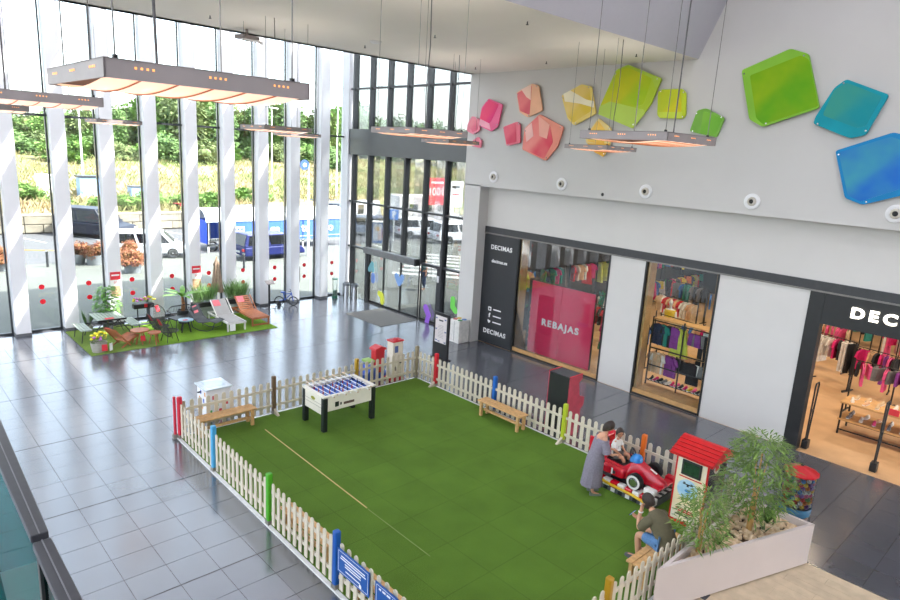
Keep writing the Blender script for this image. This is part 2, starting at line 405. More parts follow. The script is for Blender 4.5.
def shop_window(n, y0, y1):
    w = ST('window_%d' % n)
    for yy in (y0, y1-.05): P('frame', MB().box(FXW-.04, FXW+.06, yy, yy+.05, 0, 3.95), M_black, w)
    P('frame', MB().box(FXW-.04, FXW+.06, y0, y1, 0, .05), M_black, w)
    P('reveal', MB().box(FXW+.06, FXW+.4, y1-.12, y1, 0, 3.95), M_owood, w)
    P('reveal', MB().box(FXW+.06, FXW+.4, y0, y0+.1, 0, 3.95), M_owood, w)
    P('sill', MB().box(FXW+.0, FXW+.75, y0+.05, y1-.05, .05, .18), M_owood, w)
    P('pane', MB().box(FXW+.02, FXW+.03, y0+.05, y1-.05, .05, 3.95), M_shopglass if n == 22 else glass('wide_shop_glass', (246,250,250), .9), w)
shop_window(21, 10.35, 13.95); shop_window(22, 7.06, 9.2)
# red sale banner
rb = T('sale_banner', 'large red sale banner reading REBAJAS behind the shop window', 'banner', (16.62, 12.1, .12))
P('sheet', MB().box(-.03, 0, .005, 1.25, 0, 2.5), mat('banner_red', (238,58,100), .3, var=.02), rb)
P('sheet', MB().box(-.03, 0, -1.25, -.005, 0, 2.5), MATS['banner_red'], rb)
P('back_frame', MB().box(0, .06, -1.27, 1.27, 0, 2.52), M_black, rb)
text('REBAJAS', .30, M_text, rb, (-.034, -.02, 1.18), FACE_MX, offset=.012, sx=1.1, space=1.28)
# door opening: portal, sign
pt = ST('door_2')
P('portal_side', MB().box(FXW-.06, FXW+.2, 4.55, 4.87, 0, 3.97), M_black, pt)
P('portal_reveal', MB().box(FXW+.2, FXW+.7, 4.70, 4.87, 0, 3.97), mat('bronze_reveal', (110,78,52), .35, metal=.4), pt)
sg = T('shop_sign', 'black shop fascia with glowing white DECIMAS letters over the doorway', 'sign', (FXW-.05, 2.0, 3.22))
P('fascia', MB().box(0, .25, -3.5, 2.6, 0, .73), mat('black_fascia', (30,31,33), .5), sg)
M_glow = mat('lit_letter', (255,252,240), .5, emit=(255,248,230), estr=2.2)
for i, ch in enumerate('DECIMAS'):
    text(ch, .33, M_glow, sg, (-.03, 1.83-i*.315, .39), FACE_MX, 'letter', extrude=.02, offset=.012, sx=1.15)
# pillars of the anti-theft gate
def antenna(x, y, lab):
    t = T('security_gate', lab, 'security gate', (x, y, 0))
    P('foot', MB().box(-.1, .1, -.07, .07, 0, .22), M_black, t, bevel=.01)
    P('loop', MB().tube([(-.055,0,.2),(-.055,0,1.62),(-.03,0,1.68),(.16,0,1.68),(.19,0,1.62),(.06,0,.2)], .02, 6), M_black, t)
    P('crossbar', MB().bar((-.055,0,.98), (.125,0,.98), .03), M_black, t)
antenna(16.75, 4.46, 'slim black anti-theft gate beside the bronze door reveal')
antenna(16.75, 2.98, 'slim black anti-theft gate in front of the shoe table')
# garments
GC = {'pink': (232,86,140), 'magenta': (214,28,110), 'black': (34,32,36), 'white': (228,222,214), 'peach': (226,180,140), 'purple': (132,56,140), 'navy': (40,50,84),
      'lime': (200,206,84), 'teal': (40,132,118), 'orange': (232,122,44), 'yellow': (236,206,60), 'grey': (120,116,116), 'blue': (58,110,178), 'green': (62,140,70), 'red': (206,40,50), 'beige': (206,176,140)}
GM = {k: mat('cloth_'+k, v, .85, var=.12, scale=10) for k, v in GC.items()}
def gar_mesh(kind):
    mb = MB(); t = .035
    if kind == 'shirt': poly = [(-.06,0),(.06,0),(.2,-.06),(.27,-.24),(.19,-.27),(.17,-.16),(.18,-.62),(-.18,-.62),(-.17,-.16),(-.19,-.27),(-.27,-.24),(-.2,-.06)]
    elif kind == 'dress': poly = [(-.1,0),(-.06,-.08),(.06,-.08),(.1,0),(.14,-.22),(.24,-.85),(-.24,-.85),(-.14,-.22)]
    elif kind == 'shorts': poly = [(-.18,0),(.18,0),(.22,-.36),(.03,-.36),(0,-.2),(-.03,-.36),(-.22,-.36)]
    else: poly = [(-.16,0),(.16,0),(.17,-.95),(.04,-.95),(0,-.35),(-.04,-.95),(-.17,-.95)]
    mb.prism(poly, -t, t, 'y'); me = P('garment', mb, GM['pink']).data
    o = [o for o in COL.objects if o.data == me][0]; bpy.data.objects.remove(o); return me
GME = {k: gar_mesh(k) for k in ('shirt','dress','shorts','trousers')}
HANG = MB().tube([(-.18,0,-.03),(0,0,.03),(.18,0,-.03)], .006, 4).tube([(0,0,.03),(0,0,.07),(.02,0,.09)], .004, 4).mesh('hanger'); HANG.materials.append(M_black)
KW = {'shirt': 'top', 'dress': 'dress', 'shorts': 'pair of shorts', 'trousers': 'pair of trousers'}
def garment(kind, col, loc, rz, where, group):
    t = T('hanging_garment', '%s %s on a hanger %s' % (col, KW[kind], where), 'garment', loc, rz, group)
    o = P('cloth', GME[kind], None, t); o.material_slots[0].link = 'OBJECT'; o.material_slots[0].material = GM[col]
    o.location.z = -.02
    P('hanger', HANG, None, t, loc=(0,0,-.03))
    return t
def rail_rack(x, y, L, ang, h, items, where, label, group, tiers=1):
    """free-standing rail with garments hanging across it; items = list of (kind, colour)"""
    t = T('clothes_rack', label, 'clothes rack', (x, y, 0), ang)
    for s in (-1, 1):
        P('upright', MB().bar((s*L/2,0,0), (s*L/2,0,h), .035), M_black, t)
        P('foot', MB().bar((s*L/2,-.25,.015), (s*L/2,.25,.015), .04, .03), M_black, t)
    P('rail', MB().cyl((-L/2,0,h-.02), (L/2,0,h-.02), .014, n=6), M_black, t)
    m = Matrix.Translation((x, y, 0)) @ Matrix.Rotation(ang, 4, 'Z')
    n = len(items)
    for i, (k, c) in enumerate(items):
        p = m @ Vector((-L/2+L*(i+.7)/(n+.4), 0, h-.07))
        garment(k, c, p, ang+math.pi/2+random.uniform(-.45,.45), where, group)
def mix(kinds, cols, n): return [(random.choice(kinds), random.choice(cols)) for _ in range(n)]
# window display beside the two pale panels: steel shelving with boards and rails
def display(yc, L, X, lab, tiers, where, group):
    t = T('display_shelf', lab, 'shelf', (X, yc, .18))
    for s in (-1, 0, 1):
        P('upright', MB().bar((0, s*L/2, 0), (0, s*L/2, 2.1), .035), M_black, t)
    for z in (.15, .62, 1.15, 1.98):
        P('crossbar', MB().bar((0,-L/2,z), (0,L/2,z), .03), M_black, t)
    for z, d in ((.12,.38),(1.12,.34),(2.02,.4)):
        P('board', MB().box(.0, d, -L/2, L/2, z, z+.035), M_owood, t)
    for (y, z, k, c) in tiers:
        garment(k, c, (X+.1, yc+y, .18+z), math.pi/2+random.uniform(-.2,.2), where, group)
display(8.13, 1.95, 17.1, 'black steel display shelf with oak boards in the narrow shop window', [
    (.85,1.9,'shirt','navy'),(.68,1.9,'shirt','teal'),(.5,1.9,'shirt','black'),(.2,1.92,'dress','lime'),(.08,1.92,'dress','lime'),(.34,1.9,'shirt','purple'),
    (-.3,1.85,'shorts','purple'),(-.45,1.85,'shorts','grey'),(-.6,1.85,'trousers','black'),(-.75,1.85,'trousers','peach'),(-.88,1.85,'trousers','beige'),
    (.85,1.02,'shirt','beige'),(.72,1.02,'shirt','white'),(.58,1.02,'shirt','peach'),(.42,1.02,'shirt','purple'),(.3,1.02,'shirt','purple'),(.12,1.0,'shorts','black'),
    (-.25,.98,'shorts','black'),(-.38,.98,'shirt','black'),(-.6,.98,'shorts','white'),(-.74,.98,'shorts','grey'),(-.86,.98,'shorts','white')],
    'in the narrow window display', 'garments in the narrow window')
S('mirror_board', MB().box(17.22, 17.26, 7.3, 7.62, 1.45, 2.1), mat('pale_board', (196,206,204), .3), 'pale rectangular board hung on the narrow window display', 'board')
def shoe_mesh():
    mb = MB(); rings = []
    for x, w_, h in ((-.13,.03,.075),(-.1,.038,.085),(-.03,.036,.075),(.04,.042,.055),(.1,.044,.045),(.13,.025,.03)):
        rings.append([(x,-w_,0),(x,w_,0),(x,w_*.85,h*.6),(x,w_*.4,h),(x,-w_*.4,h),(x,-w_*.85,h*.6)])
    mb.loft(rings); me = mb.mesh('shoe'); me.materials.append(GM['white']); me.shade_smooth(); return me
SHOE = shoe_mesh()
SOLE = MB().prism([(-.135,-.035),(-.05,-.04),(.06,-.048),(.13,-.03),(.13,.03),(.06,.048),(-.05,.04),(-.135,.035)], -.012, .006, 'z').mesh('sole'); SOLE.materials.append(M_text)
def shoe(col, loc, rz, where, group):
    t = T('sports_shoe', '%s sports shoe %s' % (col, where), 'shoe', loc, rz, group)
    o = P('upper', SHOE, None, t); o.material_slots[0].link = 'OBJECT'; o.material_slots[0].material = GM[col]
    P('sole', SOLE, None, t)
for i in range(14):
    c = ['black','magenta','black','grey','white','magenta','pink','black','magenta','yellow','pink','black','black','purple'][i]
    shoe(c, (17.2, 8.98-i*.135, .18+.12+.05), math.pi+random.uniform(-.3,.3), 'on the lowest board of the narrow window', 'shoes in the narrow window')
# shoe table seen through the door
st = T('shoe_table', 'two-tier oak shoe table on a black frame inside the doorway', 'table', (18.9, 2.75, 0))
for z in (.38, .84): P('board', MB().box(-.42, .42, -1.55, 1.55, z, z+.045), M_owood, st)
for sx in (-1,1):
    for sy in (-1,1): P('leg', MB().bar((sx*.38, sy*1.5, 0), (sx*.38, sy*1.5, .84), .04), M_black, st)
    P('stretcher', MB().bar((sx*.38,-1.5,.12), (sx*.38,1.5,.12), .03), M_black, st)
for j, z in enumerate((.38, .84)):
    for i in range(9):
        for q in (-.17, .17):
            c = random.choice(['white','white','white','beige','peach','grey'] if j else ['beige','white','peach','pink','grey'])
            shoe(c, (18.9+q, 4.1-i*.3+random.uniform(-.03,.03), z+.058), math.pi+random.uniform(-.3,.3), 'on the %s tier of the shoe table' % ('upper' if j else 'lower'), 'shoes on the %s tier' % ('upper' if j else 'lower'))
S('price_card', MB().box(18.42, 18.44, 3.0, 3.22, .9, 1.06), M_tagred, 'red price card standing on the shoe table', 'card')
PK = ['pink','magenta','pink','white','black','peach','purple','grey']
rail_rack(20.6, 3.7, 1.9, R(88), 1.55, mix(['shirt','shorts'], ['pink','magenta','purple','grey','blue','black','pink'], 13), 'on the rack just behind the shoe table', 'black rail of pink and purple tops behind the shoe table', 'tops behind the shoe table')
rail_rack(22.8, 5.75, 1.3, R(70), 1.6, mix(['dress','trousers','shirt'], ['pink','white','magenta','white','black'], 9), 'on the rail by the bronze reveal', 'black rail of pink and white dresses near the bronze reveal', 'dresses by the bronze reveal')
rail_rack(24.6, 6.4, 1.2, R(85), 1.6, mix(['shirt'], ['peach','pink','beige','white'], 7), 'on the pale rail further in', 'rail of pale pink tops further inside the shop', 'pale tops further in')
rail_rack(26.5, 6.4, 1.7, R(80), 1.6, mix(['shirt','shorts'], ['black','pink','white','teal','beige'], 9), 'on the dark rail deep in the shop', 'rail of dark and pink garments deep in the shop', 'garments deep in the shop')
rail_rack(23.6, 3.55, 1.4, R(95), 1.75, [('shirt',c) for c in ('white','orange','yellow','green','peach','peach','beige','peach')], 'on the bright rail with orange and yellow', 'rail with orange, yellow and green tops above the shoe table', 'bright tops')
rail_rack(29.5, 6.6, 1.8, R(85), 1.6, mix(['shirt'], ['black','grey','red'], 8), 'on the far rail with dark tops', 'far rail of dark tops before the back wall', 'far dark tops')
rail_rack(20.2, 9.6, 2.0, R(80), 1.6, mix(['shirt','shorts'], ['blue','magenta','beige','black','peach'], 11), 'on the rail behind the narrow window', 'rail of blue and beige tops behind the narrow window', 'tops behind the narrow window')
rail_rack(23.5, 11.6, 2.0, R(75), 1.6, mix(['shirt'], ['peach','beige','white','red','black'], 11), 'on the middle rail seen through the narrow window', 'middle rail of peach tops seen through the narrow window', 'middle peach tops')
rail_rack(27.0, 13.0, 2.0, R(85), 1.6, mix(['shirt','trousers'], ['black','red','grey','teal','blue'], 11), 'on the rear rail seen through the narrow window', 'rear rail of teal and black garments seen through the narrow window', 'rear teal garments')
rail_rack(25.0, 9.3, 1.6, R(95), 1.6, mix(['shirt'], ['teal','green','beige','white'], 9), 'on the green rail seen through the narrow window', 'rail of green and white tops seen through the narrow window', 'green tops')
rail_rack(17.4, 10.75, .5, R(90), 1.7, mix(['shirt','dress'], ['red','green','black','magenta'], 5), 'beside the right edge of the red banner', 'short rail of mixed garments beside the red banner', 'garments beside the banner')
rail_rack(19.5, 12.6, 2.2, R(90), 1.6, mix(['shirt'], ['black','red','grey','navy'], 11), 'on the rail behind the red banner', 'rail of dark tops behind the red banner', 'tops behind the banner')
for i in range(6): 
    shoe('orange', (17.0+.0*i, 13.62, .45+.24*i), R(200), 'on the wall pegs beside the banner', 'orange shoes on pegs')
S('shoe_wall', MB().box(16.9, 17.2, 13.5, 13.72, .18, 2.6), mat('dark_peg_board', (40,44,48), .6), 'narrow dark shoe wall beside the left edge of the banner', 'display wall')
for i, (x, y) in enumerate(((19.2,7.6),(21.2,9.2))):
    t = T('display_table', ['low oak display table with folded clothes','long oak display table with folded clothes further in'][i], 'table', (x, y, 0), R(5))
    P('top', MB().box(-.45,.45,-.9,.9,.78,.83), M_owood, t)
    for sx in (-1,1):
        for sy in (-1,1): P('leg', MB().bar((sx*.4,sy*.82,0),(sx*.4,sy*.82,.78),.05), M_black, t)
    for k in range(8):
        S('folded_clothes', MB().bc((0,0,.05),(.3,.26,.1)), GM[random.choice(list(GC))], 'folded garment pile on the %s display table' % ('low' if i == 0 else 'long'), 'clothes', (x-.2+.4*(k % 2), y-.66+.42*(k//2), .83), 0, 'folded piles on the %s table' % ('low' if i == 0 else 'long'), bevel=.02)
# mannequins
def mannequin(x, y, rz, col, lab):
    t = T('mannequin', lab, 'mannequin', (x, y, 0), rz)
    P('base', MB().cyl((0,0,0),(0,0,.02),.17,n=16), M_chrome, t)
    rings = [[(rx*math.cos(a*math.pi/6)+ox, ry*math.sin(a*math.pi/6), z) for a in range(12)] for rx, ry, z, ox in ((.05,.05,.75,0),(.12,.15,.85,0),(.1,.13,1.1,0),(.12,.19,1.35,0),(.1,.2,1.46,0),(.05,.06,1.52,0),(.045,.045,1.6,0),(.08,.07,1.68,.01),(.09,.075,1.76,.01),(.03,.03,1.86,.01))]
    P('body', MB().loft(rings), M_white, t, smooth=True)
    for s in (-1,1):
        P('arm', MB().tube([(0,s*.2,1.42),(.02,s*.25,1.15),(.08,s*.24,.9)], [.05,.04,.03], 8), M_white, t, smooth=True)
        P('leg', MB().tube([(0,s*.08,.9),(.01,s*.09,.5),(-.02,s*.1,.06)], [.085,.06,.035], 8), M_white, t, smooth=True)
    P('shirt', MB().loft([[(rx*math.cos(a*math.pi/6), ry*math.sin(a*math.pi/6), z) for a in range(12)] for rx, ry, z in ((.15,.19,.8),(.13,.16,1.1),(.15,.22,1.35),(.11,.21,1.48))], cap=False), GM[col], t, smooth=True)
mannequin(17.9, 7.25, R(180), 'white', 'white mannequin in a pale top at the edge of the narrow window')
mannequin(21.8, 11.0, R(190), 'yellow', 'mannequin in a yellow top deeper behind the narrow window')
for i in range(9):
    y = -1.5+1.85*i
    rail_rack(33.55, y, 1.6, R(90), 2.4, mix(['shirt','shirt','dress'], list(GC), 5), 'on high wall rail %s along the back wall' % ordn[i], 'high wall rail of mixed garments along the back wall, %s from the doorway side' % ordn[i], 'high back wall garments')
for i in range(8):
    x = 18.3+1.95*i
    rail_rack(x, 15.1, 1.7, 0, 1.25, mix(['shirt','shorts','dress'], list(GC), 6), 'on low side-wall rail %s from the shop front' % ordn[i], 'low rail of mixed garments on the side wall, %s from the shop front' % ordn[i], 'low side wall garments')
    rail_rack(x, 15.3, 1.7, 0, 2.5, mix(['shirt','shirt','dress'], list(GC), 6), 'on high side-wall rail %s from the shop front' % ordn[i], 'high rail of mixed garments on the side wall, %s from the shop front' % ordn[i], 'high side wall garments')
for i, (x, y) in enumerate(((22.3,4.5),(25.6,4.5),(27.8,5.6),(21.3,2.4))):
    rail_rack(x, y, 1.3, R(75+10*i), 1.55, mix(['shirt','dress','shorts'], ['pink','magenta','white','black','purple','peach','orange'], 9), 'on the %s rail inside the doorway' % ordn[i], 'black rail of pink and dark garments inside the doorway, %s from the camera side' % ordn[(1,2,3,0)[i]], 'doorway rail garments')
for i, (x, y) in enumerate(((19.0,11.0),(22.0,7.7),(26.5,10.9),(29.5,9.2),(30.5,12.2),(21.6,13.6))):
    rail_rack(x, y, 1.7, R(80+7*i), 1.5, mix(['shirt','shorts','dress'], ['peach','beige','black','red','white','teal','blue','grey'], 9), 'on the %s island rail' % ordn[i], 'black island rail of mixed garments, %s from the shop front' % ordn[i], 'island rail garments')
# ceiling spots of the shop
M_spot = mat('lit_spot', (255,240,215), .4, emit=(255,214,160), estr=25)
k = 0
for x in (18.2, 21.5, 25, 29):
    for y in (1.0, 4.2, 7.4, 10.6, 13.6):
        t = T('track_spotlight', 'small warm spotlight on the dark shop ceiling', 'spotlight', (x, y, 4.05), 0, 'spotlights on the shop ceiling')
        P('can', MB().cyl((0,0,.02),(0,0,.25),.06,n=10), M_black, t); P('lens', MB().cyl((0,0,0),(0,0,.025),.05,n=10), M_spot, t)
        l = bpy.data.lights.new('shop_spot', 'SPOT'); l.energy = 190; l.color = (1,.8,.58); l.spot_size = R(125); l.spot_blend = .6; l.shadow_soft_size = .08
        lo = bpy.data.objects.new('shop_spot', l); link(lo, t); lo.location = (0,0,-.05)
# ================================================================== HANGING LAMPS
M_lampm = mat('grey_lamp_metal', (150,142,142), .5, metal=.1, var=.06, scale=4)
M_slot = mat('glowing_slot', (255,190,120), .5, emit=(255,150,70), estr=.9)
M_acry = mat('peach_acrylic', (250,222,204), .25, var=.04, scale=3, emit=(255,206,172), estr=.8)
M_wire = mat('steel_wire', (110,108,106), .5, metal=.5)
def lamp_frame():
    mb = MB(); s, h = 1.2, .1
    for a in ((0,.012,0,s),(s-.012,s,0,s),(0,s,0,.012),(0,s,s-.012,s)): mb.box(a[0],a[1],a[2],a[3],0,h)
    mb.box(0,s,0,s,h-.008,h); return mb
def lamp_arc():
    mb = MB(); s = 1.2; n = 14
    pts = [(.02+1.16*i/n, -.005-.045*math.sin(math.pi*i/n)) for i in range(n+1)]
    for i in range(n):
        (y0,z0),(y1,z1) = pts[i], pts[i+1]
        mb.add([(.02,y0,z0+.02),(s-.02,y0,z0+.02),(s-.02,y1,z1+.02),(.02,y1,z1+.02)], [(0,1,2,3)])
    return mb
def lamp_ribs():
    mb = MB()
    for k in range(1, 6): 
        x = .2*k
        mb.tube([(x, .02+1.16*i/10, .012-.045*math.sin(math.pi*i/10)) for i in range(11)], .006, 4)
    return mb
lamp0 = None
LG = [(1.05,3.75,'large near lamp hanging in front of the glass wall'),(6.85,3.77,'large near lamp hanging before the yellow wall panels'),(1.06,8.15,'second lamp from the camera in the row nearest the balustrade'),
      (6.9,8.25,'lamp hanging in front of the grey entrance header'),(12.6,8.35,'small lamp behind the large one before the yellow wall panels'),(1.35,13.5,'third lamp in the row nearest the balustrade'),
      (7.0,13.55,'mid-distance lamp hanging before the glass wall columns'),(12.55,13.5,'lamp hanging beside the pink wall panels'),(5.4,20.2,'far pale lamp before the treed part of the glass wall'),(11.4,20.2,'far pale lamp close behind the mid-distance one')]
for i, (x, y, lab) in enumerate(LG):
    z = 6.88
    t = T('pendant_lamp', 'square grey pendant, '+lab, 'lamp', (x, y, z), 0, 'square pendant lamps')
    if lamp0 is None:
        fr = P('frame', lamp_frame(), M_lampm, t); df = P('diffuser', lamp_arc(), M_acry, t, smooth=True); rb_ = P('ribs', lamp_ribs(), mat('rib_orange', (236,150,100), .5), df)
        sl_ = MB()
        for q in (.2,.6,1.0):
            for w_ in (-.05,-.02,.01,.04):
                sl_.box(q+w_, q+w_+.011, -.003, .001, .055, .067).box(-.003, .001, q+w_, q+w_+.011, .055, .067)
        s0 = P('slots', sl_, M_slot, fr); s0['kind'] = 'stuff'
        lamp0 = (fr.data, df.data, rb_.data, s0.data)
    else:
        fr = P('frame', lamp0[0], None, t); df = P('diffuser', lamp0[1], None, t); P('ribs', lamp0[2], None, df); P('slots', lamp0[3], None, fr)['kind'] = 'stuff'
    top = CEIL if 8.2 < y < 15 else ROOF+.2
    for (ax, ay) in ((.08,.08),(1.12,.08),(.08,1.12),(1.12,1.12)):
        P('wire', MB().cyl((ax,ay,.1),(ax,ay,top-z),.005,n=4), M_wire, t)
        P('clip', MB().box(ax-.012,ax+.012,ay-.012,ay+.012,.1,.125), M_black, t)
    l = bpy.data.lights.new('ceiling_fill', 'AREA'); l.shape = 'SQUARE'; l.size = 1.0; l.energy = 16; l.color = (1,.9,.78)  # area light added above the lamp's top plate to brighten the ceiling
    lo = bpy.data.objects.new('ceiling_fill', l); link(lo, t); lo.location = (.6,.6,.13); lo.rotation_euler.x = math.pi
    if i != 8: P('power_cable', MB().tube([(.3,.1,.1),(.28+.03*math.sin(i),.1,(top-z)*.3),(.33,.1,(top-z)*.6),(.3,.1,top-z)], .009, 5), mat('grey_cable', (84,82,84), .6), t)
# (added ceiling fill lights are made with each lamp above)
# ================================================================== COLOURED WALL PANELS
def z4(u, v): return (460+u/3.333, 40+v/3.333)
def z5(u, v): return (675+u/2.857, 30+v/2.857)
def rounded(pts, r=.06):
    out = []; n = len(pts)
    for i in range(n):
        p, a, b = Vector(pts[i]), Vector(pts[i-1]), Vector(pts[(i+1) % n])
        da, db = (a-p), (b-p); ra = min(r, da.length*.3); rb2 = min(r, db.length*.3)
        s, e = p+da.normalized()*ra, p+db.normalized()*rb2
        for t in (0, .33, .67, 1): out.append(tuple((s*(1-t)+p*t)*(1-t)+(p*(1-t)+e*t)*t))
    return out
def grad_mat(name, c1, c2, c3):
    """printed colour blend with a pale translucent facet edge"""
    m = mat(name, c1, .18, var=.05, scale=.9, col2=c2, spec=.6); return m
def wall_panel(zf, outer, inner, cout, cin, cin2, lab, facet=None, cf=None):
    X = BXW-.1
    o3 = [gx(*zf(*p), X) for p in outer]; c = sum(o3, Vector())/len(o3)
    t = T('wall_panel_art', lab, 'wall panel', (X, c.y, c.z))
    po = rounded([(p.y-c.y, p.z-c.z) for p in o3])
    nm = lab.replace(' ', '_')[:30]
    P('backing', MB().prism(po, 0, .05, 'x'), mat('panel_o_'+nm, cout, .4, var=.06, scale=1.5, spec=.25), t)
    if inner:
        pi = rounded([((q:=gx(*zf(*p), X)).y-c.y, q.z-c.z) for p in inner], .05)
        P('facet', MB().prism(pi, -.006, 0, 'x'), mat('panel_i_'+nm, cin, .38, var=.05, scale=.8, col2=cin2, spec=.25), t)
    if facet:
        for k, fc in enumerate(facet):
            pf = [((q:=gx(*zf(*p), X)).y-c.y, q.z-c.z) for p in fc]
            P('facet', MB().prism(pf, -.011, -.005, 'x'), mat('panel_f%d_' % k+nm, cf[k], .4, var=.05, scale=1.5, spec=.25), t)
    ps = po[::4]
    for (yy, zz) in ps[:5:2]: P('standoff', MB().cyl((-.012, yy*.93, zz*.93), (.1, yy*.93, zz*.93), .018, n=8), M_chrome, t)
wall_panel(z4, [(25,280),(40,253),(62,262),(66,300),(45,315),(22,303)], [(30,282),(42,262),(56,268),(60,298),(42,308)], (238,140,160), (226,96,128), (236,150,160), 'small pale pink faceted wall panel at the far end')
wall_panel(z4, [(42,335),(60,322),(72,335),(68,360),(38,354)], None, (232,130,150), None, None, 'tiny pink faceted wall panel below the far pale pink one')
wall_panel(z4, [(95,195),(142,215),(125,290),(103,305),(62,285),(72,225)], [(95,198),(130,215),(108,262),(98,278),(66,262),(75,228)], (238,104,150), (224,30,120), (236,70,110), 'magenta hexagonal wall panel', [[(66,262),(98,278),(103,300),(64,283)]], [(246,170,190)])
wall_panel(z4, [(188,175),(240,145),(262,152),(275,235),(225,258),(198,240)], [(190,178),(240,150),(232,250),(200,236)], (240,184,150), (214,84,100), (236,130,130), 'upper salmon and peach faceted wall panel', [[(205,165),(238,148),(236,200),(222,190)]], [(246,208,190)])
wall_panel(z4, [(143,290),(190,272),(200,280),(200,343),(155,353)], [(146,292),(186,277),(188,340),(156,348)], (236,120,140), (212,60,92), (232,110,130), 'small rose wall panel under the salmon one')
wall_panel(z4, [(215,295),(265,247),(345,290),(325,355),(285,403),(207,365)], [(217,297),(262,252),(300,282),(310,340),(280,396),(210,362)], (240,150,130), (222,70,90), (240,150,140), 'large coral faceted wall panel', [[(262,252),(300,282),(290,330),(265,320)],[(217,297),(240,275),(245,320),(222,340)]], [(246,176,160),(244,190,184)])
wall_panel(z4, [(338,185),(405,147),(438,155),(453,245),(380,285),(358,262)], [(340,187),(405,152),(432,160),(440,235),(378,276),(360,255)], (240,214,120), (222,190,60), (236,206,130), 'yellow faceted wall panel with a white band', [[(345,180),(368,168),(420,198),(448,205),(446,225),(400,212),(350,205)]], [(246,236,206)])
wall_panel(z4, [(425,310),(462,260),(505,295),(500,345),(478,390),(418,340)], [(430,312),(460,268),(485,300),(480,350),(425,338)], (240,214,140), (234,180,70), (240,200,90), 'small amber wall panel half hidden by a pendant lamp', [[(425,345),(500,345),(478,390),(450,375)]], [(236,176,60)])
wall_panel(z4, [(520,100),(560,82),(672,128),(635,215),(575,295),(460,247),(466,222)], [(525,105),(558,90),(640,128),(612,215),(520,235),(470,215)], (178,206,50), (160,196,24), (206,200,30), 'largest lime green wall panel with a pale lower facet', [[(466,222),(500,205),(612,232),(618,245),(575,295),(460,247)],[(560,82),(672,128),(655,170),(640,128)]], [(186,214,90),(176,206,70)])
wall_panel(z4, [(670,165),(740,162),(753,176),(752,250),(742,263),(665,260),(657,250),(660,172)], [(672,168),(738,166),(738,240),(664,240)], (186,204,44), (206,196,24), (170,192,40), 'small square lime wall panel', [[(660,240),(740,240),(742,260),(664,258)]], [(196,214,70)])
wall_panel(z4, [(790,235),(820,227),(882,260),(855,325),(765,305)], [(812,235),(876,262),(850,318),(800,312)], (120,176,70), (106,172,50), (130,184,64), 'mid green pentagonal wall panel')
wall_panel(z5, [(190,115),(330,53),(382,68),(413,222),(250,277),(212,255)], [(214,130),(360,72),(384,84),(410,218),(252,270),(232,252)], (134,190,60), (92,160,8), (140,176,10), 'big green hexagonal wall panel')
wall_panel(z5, [(490,140),(612,185),(545,300),(500,310),(395,268),(400,250),(455,165)], [(455,172),(490,150),(592,190),(545,275),(520,280),(425,245),(424,238)], (0,150,168), (0,138,150), (60,150,130), 'teal wall panel next to the big green one')
wall_panel(z5, [(458,345),(625,292),(690,310),(720,455),(535,500),(485,480)], [(468,350),(618,305),(665,322),(690,440),(530,490),(494,472)], (14,130,190), (20,104,190), (60,150,170), 'blue wall panel at the nearest end of the wall')
# jet nozzles along the bulkhead
for i, (u, v) in enumerate(((494,177),(562,184),(646,191.5),(752.3,201.5),(896,213.8))):
    p = gx(u, v, BXW)
    t = T('air_nozzle', 'round white air nozzle on the grey wall, %s from the entrance' % ordn[i], 'air nozzle', p, 0, 'air nozzles along the wall')
    q = Matrix.Rotation(R(-90), 4, 'Y')
    P('ring', MB().lathe([(.10,.0),(.19,.0),(.19,.03),(.15,.05),(.11,.04),(.10,.0)], 24, mt=q), M_white, t, smooth=True)
    P('cone', MB().lathe([(.11,.03),(.09,.09),(.06,.10),(.05,.02)], 20, mt=q), mat('nozzle_cream', (206,200,188), .4), t, smooth=True)
    P('throat', MB().lathe([(.055,.06),(.001,.06)], 16, mt=q), M_black, t)
p = gx(460+475/3.333, 40+515/3.333, BXW)
S('wall_sensor', MB().sph((0,0,0), (.03,.05,.05)), M_dark, 'tiny dark round sensor between two air nozzles', 'sensor', p, smooth=True)
# ceiling fittings
for i, (u, v) in enumerate(((210,15.5),(365,45.5),(435,35),(475.6,67.2),(527.5,21.5),(546.5,61.5),(636.5,54))):
    p = gz(u, v, CEIL)
    t = T('sprinkler', 'small dark sprinkler head on the grey ceiling, %s counted from the glass wall' % ordn[i], 'sprinkler', p, 0, 'sprinklers on the ceiling')
    P('stem', MB().cyl((0,0,-.06),(0,0,0),.012,n=8), M_dark, t); P('plate', MB().cyl((0,0,-.065),(0,0,-.055),.03,n=10), M_dark, t)
p = gz(376, 41.3, CEIL)
S('smoke_detector', MB().lathe([(.001,-.06),(.12,-.05),(.15,-.02),(.15,0)], 20), M_white, 'flat round white detector on the ceiling by the far edge', 'detector', p, smooth=True)
p = gz(247, 29, CEIL)
t = T('ceiling_projector', 'grey boxy device with two thin arms under the ceiling', 'projector', p, R(20))
P('body', MB().bc((0,0,-.2),(.5,.36,.1)), M_lampm, t, bevel=.02); P('pole', MB().cyl((0,0,-.16),(0,0,0),.03,n=8), M_lampm, t)
for s in (-1,1): P('arm', MB().bc((s*.12,-.28,-.29),(.5,.06,.03), rz=s*.5), M_white, t)
for i in (-.12,0,.12): P('prong', MB().cyl((i,-.16,-.3),(i,-.1,-.2),.014,n=6), M_chrome, t)
